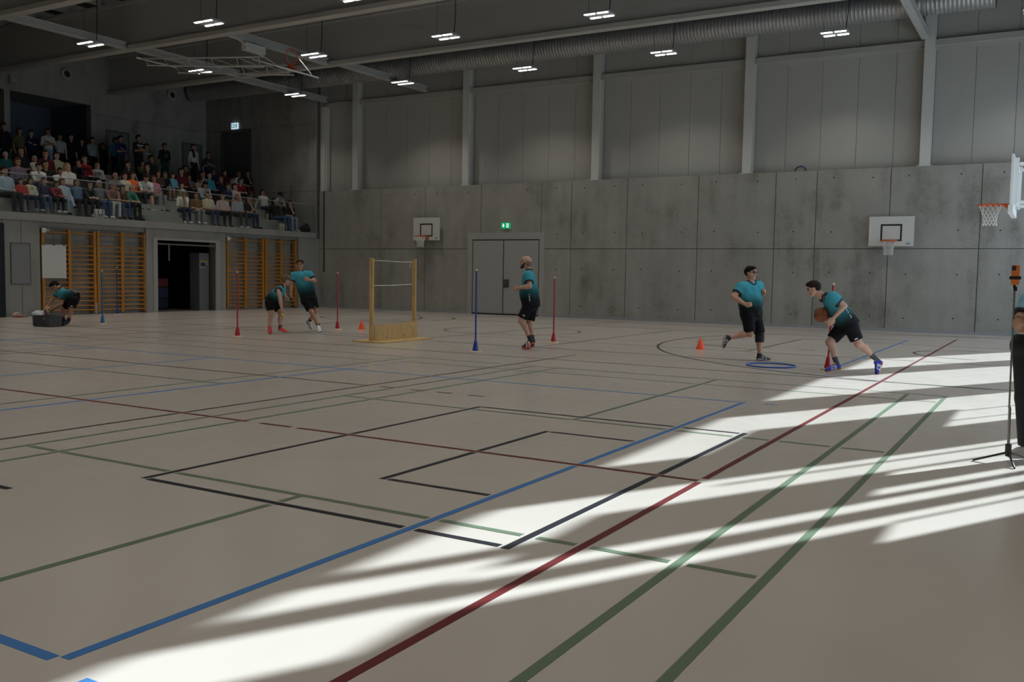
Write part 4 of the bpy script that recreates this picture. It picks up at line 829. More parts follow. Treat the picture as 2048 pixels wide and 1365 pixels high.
def shoe(name, par, he, to, an, mats, s=1.0):
    """mats: upper, sole, stripe"""
    d = nrm(to-he); L = max(.24*s, np.linalg.norm(to-he)+0.01)
    up = an-he; up = nrm(up-d*(up@d)); sd = np.cross(up, d)
    q = lambda x, y, z: he+d*x*L+sd*y*s+up*z*s
    bot = [(q(0, 0, 0), -up)]
    P = [cap(q(.12, 0, .045), q(.55, 0, .040), .043*s, .040*s, 0, bot), cap(q(.5, .010, .035), q(.86, .006, .026), .043*s, .032*s, 0, bot), cap(q(.5, -.012, .035), q(.84, -.008, .026), .040*s, .030*s, 0, bot),
         cap(q(.14, 0, .05), q(.20, 0, .088), .042*s, .040*s, 0), cap(q(.30, 0, .07), q(.55, 0, .055), .034*s, .030*s, 0)]
    for y in (-.022, .022): P.append(cap(q(.10, y, .010), q(.88, y*.8, .010), .026*s, .022*s, 1, bot+[(q(0, 0, .024), up)]))
    if len(mats) > 2:
        for x in (.38, .50, .62):
            for y in (-1, 1): P.append(cap(q(x, y*.045, .022), q(x-.07, y*.036, .066), .010*s, .008*s, 2))
    V, F, mi = sdf_mesh(P, 0.0075, 0.012)
    o = np_obj('shoe', V, F, mi, mats, par); return o
def person(key, label, cfg):
    J = {k: np.array(v, float) for k, v in PLAYERS[key].items()}
    base = tuple(PLAYERS[key]['base']); s = cfg.get('s', 1.0); fat = cfg.get('fat', 1.0)
    sk = cfg['skin']; hairm = cfg['hairmat']
    u0 = J['neck']-J['pelvis']; u = nrm(u0)
    acr = nrm(J['shB']-J['shA'])
    # head frame
    hu = cfg.get('hu'); f = nrm(np.array(cfg['face'], float)); hu = nrm(np.array(hu, float) if hu is not None else (J['head']-J['neck'])); hu = nrm(hu-f*(hu@f))
    hc = J['head']
    fwd = nrm(np.cross(acr, u)); 
    if fwd@np.array(cfg['face'], float) < 0: fwd = -fwd
    J['shA'] = J['shA']-u*.035; J['shB'] = J['shB']-u*.035
    sA, sB, nk, pv = J['shA'], J['shB'], J['neck'], J['pelvis']
    ctr = (sA+sB)/2
    body = [cap(nk-hu*.03, hc-hu*.04*s, .060*s, .056*s), cap(sA+acr*.06, sB-acr*.06, .065*s, .065*s)]
    tors = []
    for sh, hp in ((sA, J['hipA']), (sB, J['hipB'])):
        t0 = lerp(sh, ctr, .42)-u*.06*s; t1 = lerp(hp, pv, .25)+u*.02*s
        tors += [cap(t0, lerp(t0, t1, .55), .105*s*fat**.5, .105*s*fat), cap(lerp(t0, t1, .5), t1, .105*s*fat, .118*s*fat**.5)]
    tors += [cap(lerp(ctr, pv, .12)+fwd*.02, lerp(ctr, pv, .55)+fwd*.02, .10*s*fat**.5, .115*s*fat), cap(lerp(ctr, pv, .5)+fwd*.01, pv, .115*s*fat, .115*s*fat**.5)]
    if fat > 1.05: tors.append(cap(lerp(ctr, pv, .62)+fwd*.05*fat, lerp(ctr, pv, .80)+fwd*.055*fat, .125*fat, .115*fat))
    tors.append(cap(lerp(sA, nk, .25)-u*.01, lerp(sB, nk, .25)-u*.01, .062*s, .062*s))
    tors += [cap(sA, lerp(sA, ctr, .5), .066*s, .075*s), cap(sB, lerp(sB, ctr, .5), .066*s, .075*s)]
    body += [p[:2]+(p[2]-.02, p[3]-.02, 0, None) for p in tors] + [cap(J['hipA'], J['hipB'], .10*s, .10*s)]
    parts = []; armr = cfg.get('arm', 1.0); legr = cfg.get('leg', 1.0)
    for X in 'AB':
        sh, el, wr, ha = J['sh'+X], J['el'+X], J['wr'+X], J['ha'+X]
        body += [cap(sh, lerp(sh, el, .5), .056*s*armr, .050*s*armr), cap(lerp(sh, el, .5), el, .050*s*armr, .041*s*armr), cap(el, lerp(el, wr, .35), .041*s*armr, .043*s*armr), cap(lerp(el, wr, .35), wr, .043*s*armr, .028*s*armr)]
        hi, kn, an = J['hip'+X], J['kn'+X], J['an'+X]
        bk = nrm(np.cross(np.cross(kn-hi, an-kn), an-hi)) if np.linalg.norm(np.cross(kn-hi, an-kn)) > 1e-4 else -fwd
        if bk@fwd > 0: bk = -bk
        body += [cap(hi, kn, .088*s*legr, .060*s*legr), cap(kn, kn+(an-kn)*.05, .058*s*legr, .056*s*legr), cap(kn, lerp(kn, an, .33)+bk*.014, .054*s*legr, .058*s*legr), cap(lerp(kn, an, .33)+bk*.014, lerp(kn, an, .72), .058*s*legr, .040*s*legr), cap(lerp(kn, an, .7), an, .040*s*legr, .036*s)]
        body += [cap(an, lerp(J['he'+X], J['to'+X], .45)+(an-J['he'+X])*.35, .034*s, .028*s)]
    parts.append(sdf_mesh(body, 0.0125, 0.022))
    V, F, mi = sdf_mesh(head_prims(hc, f, hu, s*1.03), 0.0065, 0.012); parts.append((V, F, mi))
    for X in 'AB':
        h = cfg['hand'+X]; w = J['wr'+X]; d = J['ha'+X]-w
        parts.append(sdf_mesh([cap(lerp(J['el'+X], w, .85), w, .031*s, .026*s)] + hand_prims(w, d, np.array(h[0], float), h[1], h[2], s*1.0), 0.0055, 0.006))
    V, F, mi = join_np(parts)
    o = np_obj('person', V, F, mi, [sk, M_EYE, M_LIP, hairm]); o.location = base; tag(o, label, 'person', 'players on the court' if key != 'edge' else None)
    # shirt
    T = [p[:2]+(p[2]+.012, p[3]+.014, 0, None) for p in tors]
    hem = pv-u*cfg.get('hem', .06)
    T = [p[:5]+([(hem, -u)],) for p in T] + [cap(lerp(ctr, pv, .6), pv-u*.1, .135*s*fat, .150*s*fat, 0, [(hem, -u)])]
    for sd in (-1, 1): T.append(cap(lerp(ctr, pv, .55)+acr*.06*sd, pv-u*.1+acr*.07*sd, .115*s*fat, .128*s*fat, 0, [(hem, -u)]))
    sl = cfg.get('sleeve', .62); ncut = [(nk+hu*.0-u*.004, nrm(u*1.0-fwd*.55))]
    T = [p[:5]+((p[5] or [])+ncut,) for p in T]
    if sl:
        for X in 'AB':
            sh, el = J['sh'+X], J['el'+X]; d = nrm(el-sh); e = lerp(sh, el, sl)
            T.append(cap(sh, e+d*.05, .068*s*armr, .078*s*armr, 0, [(e, d)]))
    else:
        T = [p for p in T if not any(np.allclose(p[0], J['sh'+X]) for X in 'AB')]
    V, F, _ = sdf_mesh(T, 0.012, 0.05)
    rs = np.random.RandomState(len(key)); wv = 0.004*np.sin(V@(acr*34+u*22))*np.clip((ctr-V)@u*5, 0, 1); V = V+fwd*wv[:, None]
    tt = (ctr+u*.08-V)@u/(np.linalg.norm(ctr-hem)+.08)
    C_ = V[F].mean(1); mi = np.zeros(len(F), int)
    mi[((C_-ncut[0][0])@ncut[0][1] > -.022) & (np.linalg.norm(C_-nk, axis=1) < .17)] = 1
    for X in 'AB':
        sh, el = J['sh'+X], J['el'+X]; d = nrm(el-sh); ax = (C_-sh)@d; L = np.linalg.norm(el-sh)
        rad = np.linalg.norm(C_-sh-ax[:, None]*d, axis=1)
        if sl: mi[(ax > sl*L-.028) & (rad < .10) & (ax < sl*L+.03)] = 1
        else: mi[(np.linalg.norm(C_-sh, axis=1) < .088)] = 1
    Vsh = V
    so_ = np_obj('shirt', V, F, mi, [cfg.get('shirt', shirt_mat()), M_TRIM], o)
    at = so_.data.attributes.new('print', 'FLOAT', 'POINT'); at.data.foreach_set('value', tt.astype(np.float32))
    cs = np.cross(u, fwd)
    MB().tube([tuple(nk-u*.012+cs*.078*s*math.cos(a*PI/12)+fwd*(.012+.072*s*math.sin(a*PI/12))-u*(.075*max(0, math.sin(a*PI/12))**1.5)+u*.012*min(0, math.sin(a*PI/12))) for a in range(24)], .0125, 6, closed=True).build('collar', M_TRIM, so_)
    # shorts or trousers
    lg = cfg.get('legs', .80); Q = [cap(J['hipA'], J['hipB'], .128*s*fat**.4, .128*s*fat**.4), cap(pv+u*.02, pv, .125*s*fat**.6, .13*s*fat**.6)]
    for X in 'AB':
        l_ = lg if not isinstance(lg, dict) else lg[X]
        hi, kn, an = J['hip'+X], J['kn'+X], J['an'+X]
        if l_ <= 1:
            d = nrm(kn-hi); e = lerp(hi, kn, l_); Q.append(cap(hi, e+d*.06, .118*s*legr, .098*s*legr, 0, [(e, d)]))
        else:
            d = nrm(an-kn); e = lerp(kn, an, l_-1); Q += [cap(hi, kn, .112*s*legr, .078*s*legr), cap(kn, e+d*.05, .078*s*legr, .066*s*legr, 0, [(e, d)])]
    V, F, _ = sdf_mesh(Q, 0.0125, 0.02)
    sh_ = np_obj('trousers' if (not isinstance(lg, dict) and lg > 1.5) else 'shorts', V, F, None, [cfg.get('shortm', M_SHORTS)], o)
    for X in 'AB':
        kn, an = J['kn'+X], J['an'+X]
        sf = cfg.get('sock', {}).get(X, cfg.get('sockf', .76)); d = nrm(kn-an)
        if sf < 1:
            e = lerp(kn, an, sf); V, F, _ = sdf_mesh([cap(an-d*.03, lerp(an, e, .6), .044*s, .042*s, 0, [(e, d)]), cap(lerp(an, e, .5), e+d*.03, .044*s, .046*s, 0, [(e, d)])], 0.0085, 0.01)
            np_obj('sock', V, F, None, [cfg['sockm']], o)
        shoe('shoe', o, J['he'+X], J['to'+X], an, cfg['shoem'], s)
    # hair
    r = np.cross(f, hu); q = lambda x, y, z: hc+1.03*s*(f*x+r*y+hu*z)
    st = cfg.get('hair', 'short'); pl = lambda x, z, nx, nz: (q(x, 0, z), nrm(f*nx+hu*nz))
    if st == 'short':
        H = [cap(q(-.018, 0, .033), q(-.032, 0, .02), .098*s, .094*s, 0, [pl(.028, .02, .72, -.70)]), cap(q(.03, 0, .055), q(.045, 0, .068), .066*s, .054*s, 0, [pl(.05, .05, .55, -.83)]), cap(q(.0, -.05, .09), q(.06, .04, .085), .038*s, .034*s)]
    elif st == 'bob':
        H = [cap(q(-.02, 0, .033), q(-.035, 0, .015), .101*s, .100*s, 0, [pl(.03, .02, .78, -.62)]), cap(q(.03, -.02, .06), q(.05, -.05, .055), .058*s, .042*s), cap(q(.03, .02, .06), q(.05, .05, .055), .058*s, .042*s), cap(q(-.045, -.05, -.02), q(-.05, -.05, -.06), .05*s, .035*s), cap(q(-.045, .05, -.02), q(-.05, .05, -.06), .05*s, .035*s)]
    elif st == 'bald':
        H = [cap(q(-.02, 0, .0), q(-.035, 0, -.005), .094*s, .092*s, 0, [pl(-.01, 0, .9, -.05), pl(0, .035, -.2, .98)])]
    V, F, _ = sdf_mesh(H, 0.008, 0.015)
    rs = np.random.RandomState(3); V = V+0.0025*np.sin(V*160)
    np_obj('hair', V, F, None, [hairm], o)
    if cfg.get('beard'):
        V, F, _ = sdf_mesh([cap(q(.03, -.055, -.045), q(.07, -.02, -.098), .022, .026), cap(q(.03, .055, -.045), q(.07, .02, -.098), .022, .026), cap(q(.075, -.02, -.10), q(.075, .02, -.10), .029, .029), cap(q(.0, -.066, -.01), q(.035, -.050, -.06), .017, .026), cap(q(.0, .066, -.01), q(.035, .050, -.06), .017, .026), cap(q(.05, -.035, -.085), q(.05, .035, -.085), .03, .03), cap(q(.09, -.02, -.042), q(.09, .02, -.042), .010, .010)], 0.006, 0.012)
        np_obj('beard', V, F, None, [cfg['beard']], o)
    if cfg.get('glasses'):
        g = MB()
        for y in (-1, 1):
            g.tube([q(.104, y*.033+.024*math.cos(a*PI/8), .008+.019*math.sin(a*PI/8)) for a in range(16)], .0022, 5, closed=True); g.tube([q(.102, y*.057, .012), q(.0, y*.083, .015)], .003, 5)
        g.tube([q(.106, -.009, .012), q(.106, .009, .012)], .003, 5)
        g.build('glasses', M_DARK, o)
    if cfg.get('brace'):
        kn, an = J['knB'], J['anB']; d = nrm(an-kn)
        V, F, _ = sdf_mesh([cap(kn-d*.02, lerp(kn, an, .40)+d*.04, .083, .078, 0, [(lerp(kn, an, .42), d)])], .010, .01); np_obj('knee_brace', V, F, None, [mat('brace_black', (.009, .009, .010), .8)], o)
        ps = [tuple(lerp(kn, an, .22)+.082*(np.cross(d, fwd)*math.cos(a*PI/8)+nrm(fwd-d*(fwd@d))*math.sin(a*PI/8))) for a in range(16)]
        MB().tube(ps, .012, 6, closed=True).build('brace_strap', mat('brace_strap', (.02, .02, .022), .6), o)
    if cfg.get('marks'):
        # short white lettering strokes printed low on the shirt side facing the camera
        toc = nrm(np.array([-base[0], -base[1], 0.0])); side = nrm(np.cross(u, toc))
        for (t, w_, a0) in cfg['marks']:
            p0 = lerp(ctr, hem, t)+side*w_
            rel = Vsh-p0; near = np.linalg.norm(rel-(rel@toc)[:, None]*toc, axis=1) < .02; c0 = p0+toc*((rel@toc)[near].max()+.003 if near.any() else .15)
            ang = a0; ex = side*math.cos(ang)+u*math.sin(ang); ey = -side*math.sin(ang)+u*math.cos(ang)
            MB().add([tuple(c0+ex*x*.016+ey*y*.006+toc*z) for z in (0, .003) for x, y in ((-1, -1), (1, -1), (1, 1), (-1, 1))], [(0, 1, 2, 3), (4, 5, 6, 7), (0, 1, 5, 4), (1, 2, 6, 5), (2, 3, 7, 6), (3, 0, 4, 7)]).build('shirt_print', M_MARK, so_)
    if cfg.get('logo'):
        X = cfg['logo']; hi, kn = J['hip'+X], J['kn'+X]; toc = nrm(np.array([-base[0], -base[1], 0.0])); d = nrm(kn-hi)
        p0 = lerp(hi, kn, .68); best = max(prim_ray(Q, p0, toc), .02); c0 = p0+toc*(best+.004)+d*.0; ex = nrm(np.cross(d, toc))
        MB().add([tuple(c0+ex*x*.026+d*y*.011+toc*z) for z in (0, .003) for x, y in ((-1, -1), (1, -1), (1, 1), (-1, 1))], [(0, 1, 2, 3), (4, 5, 6, 7), (0, 1, 5, 4), (1, 2, 6, 5), (2, 3, 7, 6), (3, 0, 4, 7)]).build('shorts_logo', M_MARK, sh_)
    return o, J, base
def prim_ray(prims, p, d):
    """outermost crossing of the solid along d from inside point p"""
    ts = np.arange(0, .35, .003); Pn = p+ts[:, None]*d
    D = np.min([prim_dist(Pn, q) for q in prims], axis=0); ins = np.where(D < 0)[0]
    return ts[ins[-1]] if len(ins) else 0.0
HB = mat('hair_brown', (0.020, 0.012, 0.008), 0.7, spec=0.15); HD = mat('hair_dark', (0.008, 0.006, 0.005), 0.7, spec=0.15); HBL = mat('hair_ash_blond', (0.13, 0.095, 0.055), 0.7, spec=0.15); HT = mat('hair_tan', (0.045, 0.022, 0.010), 0.7, spec=0.15); HS = mat('hair_stubble', (0.24, 0.155, 0.12), 0.7)
SK1 = skin('fair', (0.50, 0.30, 0.22)); SK2 = skin('tan', (0.44, 0.235, 0.145)); SK3 = skin('warm', (0.47, 0.26, 0.17))
mS = lambda n, c, r=.55: mat(n, c, r)
BLK = mS('shoe_black', (.012, .012, .014)); WHS = mS('shoe_white', (.62, .62, .60)); 
toc_ = lambda k: nrm(np.array([-PLAYERS[k]['base'][0], -PLAYERS[k]['base'][1], 0.]))
lft = lambda k: np.cross(np.array([0, 0, 1.]), -toc_(k))*1.0    # image-left direction on the ground
def mix(k, l, c, z=0): return l*lft(k)+c*toc_(k)+np.array([0, 0, z])
person('bald', 'person in a teal and black shirt jogging past the grey double door', dict(s=1.03, fat=1.16, skin=SK1, hairmat=HS, hair='bald', beard=mat('beard_dark', (.03, .022, .018), .8), face=mix('bald', 1, -.15), hu=(0, 0, 1),
    handA=(mix('bald', 0, -1), 1.25, 1), handB=(mix('bald', 0, 1), 1.2, 1), arm=1.08, legs=.86, sockm=mS('sock_black', (.012, .012, .016)), sock={'A': .80, 'B': .62}, shoem=[BLK, mS('sole_red', (.80, .07, .02)), WHS], hem=.07, logo='A', marks=[(.60, -.02, 1.3), (.66, -.018, .3), (.70, -.022, 1.2), (.75, -.018, .2), (.80, -.022, 1.5), (.88, -.02, .7), (.92, -.024, 1.5)]))
person('glasses', 'running person in teal shirt with glasses and a black knee brace', dict(s=1.0, fat=1.17, skin=SK3, hairmat=HD, hair='short', glasses=True, face=mix('glasses', -.85, .5, -.05), hu=(0, 0, 1),
    handA=(mix('glasses', -1, -.4), 1.25, -1), handB=(mix('glasses', 1, 0), 1.2, 1), arm=1.12, legr=1.0, legs={'A': .92, 'B': 1.0}, brace=True, sockm=mS('sock_black', (.012, .012, .016)), sockf=.93, shoem=[BLK, mS('sole_pale', (.40, .38, .34)), mS('stripe_grey', (.3, .3, .3))], hem=.03))
ob, J, bs = person('ball', 'person in teal shirt and blue shoes leaning forward with a basketball', dict(s=1.0, fat=1.0, skin=SK1, hairmat=HB, hair='short', beard=None, face=mix('ball', .95, 0, -.38), hu=mix('ball', .35, 0, .9),
    handA=(mix('ball', .3, -1), .35, 1), handB=(mix('ball', .2, 0, 1), .45, -1), legs=.78, sockm=mS('sock_grey', (.045, .047, .052)), sockf=.70, shoem=[mS('shoe_blue', (.015, .03, .42)), mS('sole_gum', (.30, .11, .045)), WHS], hem=.05, logo='A', marks=[(.50, .105, .5), (.57, .10, 1.4), (.64, .10, .2), (.74, .095, 1.2), (.80, .09, .3)]))
bc = np.array(bs)+J['ballc']
def sphere_mb(r, n=24, m=16):
    mb = MB(); mb.lathe([(r*math.sin(PI*(i+.02)/(m+.04)), -r*math.cos(PI*(i+.02)/(m+.04))) for i in range(m+1)], n); return mb
bk_ = empty('basketball', tuple(bc), 'brown basketball held by the person in blue shoes', 'ball')
sphere_mb(.119).build('ball_skin', mat('ball_leather', (.27, .075, .025), .5, noise=.15, scale=30, bump=.2), bk_, smooth=True)
for ax in range(3): 
    o = MB().tube([(.1195*math.cos(a*PI/20), .1195*math.sin(a*PI/20), 0) for a in range(40)], .0028, 5, closed=True).build('seam', M_DARK, bk_); o.rotation_euler = [(0, 0, 0), (PI/2, 0, .4), (PI/2, 0, .4+PI/2)][ax]
person('teen', 'person in teal shirt and white shoes sidestepping beside the wall bars', dict(s=1.0, fat=.95, skin=SK2, hairmat=HT, hair='short', face=mix('teen', .05, 1, -.05), hu=(0, 0, 1),
    handA=(mix('teen', -1, .2), .5, -1), handB=(mix('teen', 0, -1), 1.2, -1), legs=.80, sockm=mS('sock_navy', (.012, .014, .035)), sockf=.80, shoem=[WHS, mS('sole_navy', (.03, .035, .07))], hem=.05, logo='B'))
ob, J, bs = person('woman', 'person in sleeveless teal top and red shoes bending with a tennis ball', dict(s=.96, fat=.97, skin=SK1, hairmat=HBL, hair='bob', face=mix('woman', -.95, .1, -.3), hu=mix('woman', -.3, 0, .95), sleeve=0,
    handA=(mix('woman', -.3, -1), .6, -1), handB=(mix('woman', .2, 1), .6, 1), arm=1.02, leg=1.05, legs=.66, sockm=mS('sock_dim', (.06, .06, .065)), sock={'A': .95, 'B': .70}, shoem=[mS('shoe_red', (.62, .035, .035)), mS('sole_redw', (.45, .35, .33))], hem=.05))
tb = sphere_mb(.034, 14, 10).build('tennis_ball', mat('tennis_yellow', (.50, .52, .02), .8), smooth=True, loc=tuple(np.array(bs)+J['ballc'])); tag(tb, 'yellow tennis ball in the lowered hand of the bending player', 'ball')
ob, J, bs = person('bend', 'person in teal shirt stooping over the grey crate with a volleyball', dict(s=1.0, fat=1.0, skin=SK2, hairmat=HD, hair='short', face=mix('bend', .55, .1, -.83), hu=mix('bend', .80, 0, .55),
    handA=(mix('bend', .3, 0, -1), .5, 1), handB=(mix('bend', -.3, 0, -1), .5, -1), legs=.84, sockm=mS('sock_black', (.012, .012, .016)), sockf=.82, shoem=[BLK, mS('sole_dark', (.03, .03, .035))], hem=.03, logo='A', marks=[(.55, .16, .0), (.62, .15, .2), (.70, .15, -.1), (.78, .14, .1)]))
vb = empty('volleyball', tuple(np.array(bs)+J['ballc']), 'green, red and white volleyball above the grey crate', 'ball')
vbm = [mat('vb_green', (.16, .26, .02), .5), mat('vb_red', (.42, .04, .035), .5), mat('vb_white', (.55, .55, .50), .5)]
for k in range(9):
    mb = MB(); a0, a1 = 2*PI*k/9+.02, 2*PI*(k+1)/9-.02; V, F = [], []
    for i in range(11):
        th = PI*(i+.15)/10.3
        for j in range(5):
            a = a0+(a1-a0)*j/4; V.append((.105*math.sin(th)*math.cos(a), .105*math.sin(th)*math.sin(a), .105*math.cos(th)))
    F = [(i*5+j, i*5+j+1, (i+1)*5+j+1, (i+1)*5+j) for i in range(10) for j in range(4)]
    o = mb.add(V, F).build('panel', vbm[k % 3], vb, smooth=True); o.rotation_euler = (.7, .5, 0)
o = sphere_mb(.102, 18, 12).build('core', vbm[2], vb, smooth=True)
person('edge', 'person with folded arms in black trousers cut off at the right edge', dict(s=.98, fat=1.0, skin=SK3, hairmat=HB, hair='bob', face=mix('edge', 1, .2), hu=(0, 0, 1), shirt=mat('shirt_skyblue', (.16, .36, .46), .65),
    handA=(mix('edge', 0, -1), .5, 1), handB=(mix('edge', 0, -1), .5, -1), sleeve=.72, legs=1.97, shortm=mat('trousers_black', (.010, .010, .013), .7), sockm=mS('sock_w', (.4, .4, .4)), sockf=1.5, shoem=[mS('shoe_palegrey', (.50, .47, .46)), WHS], hem=-.06))
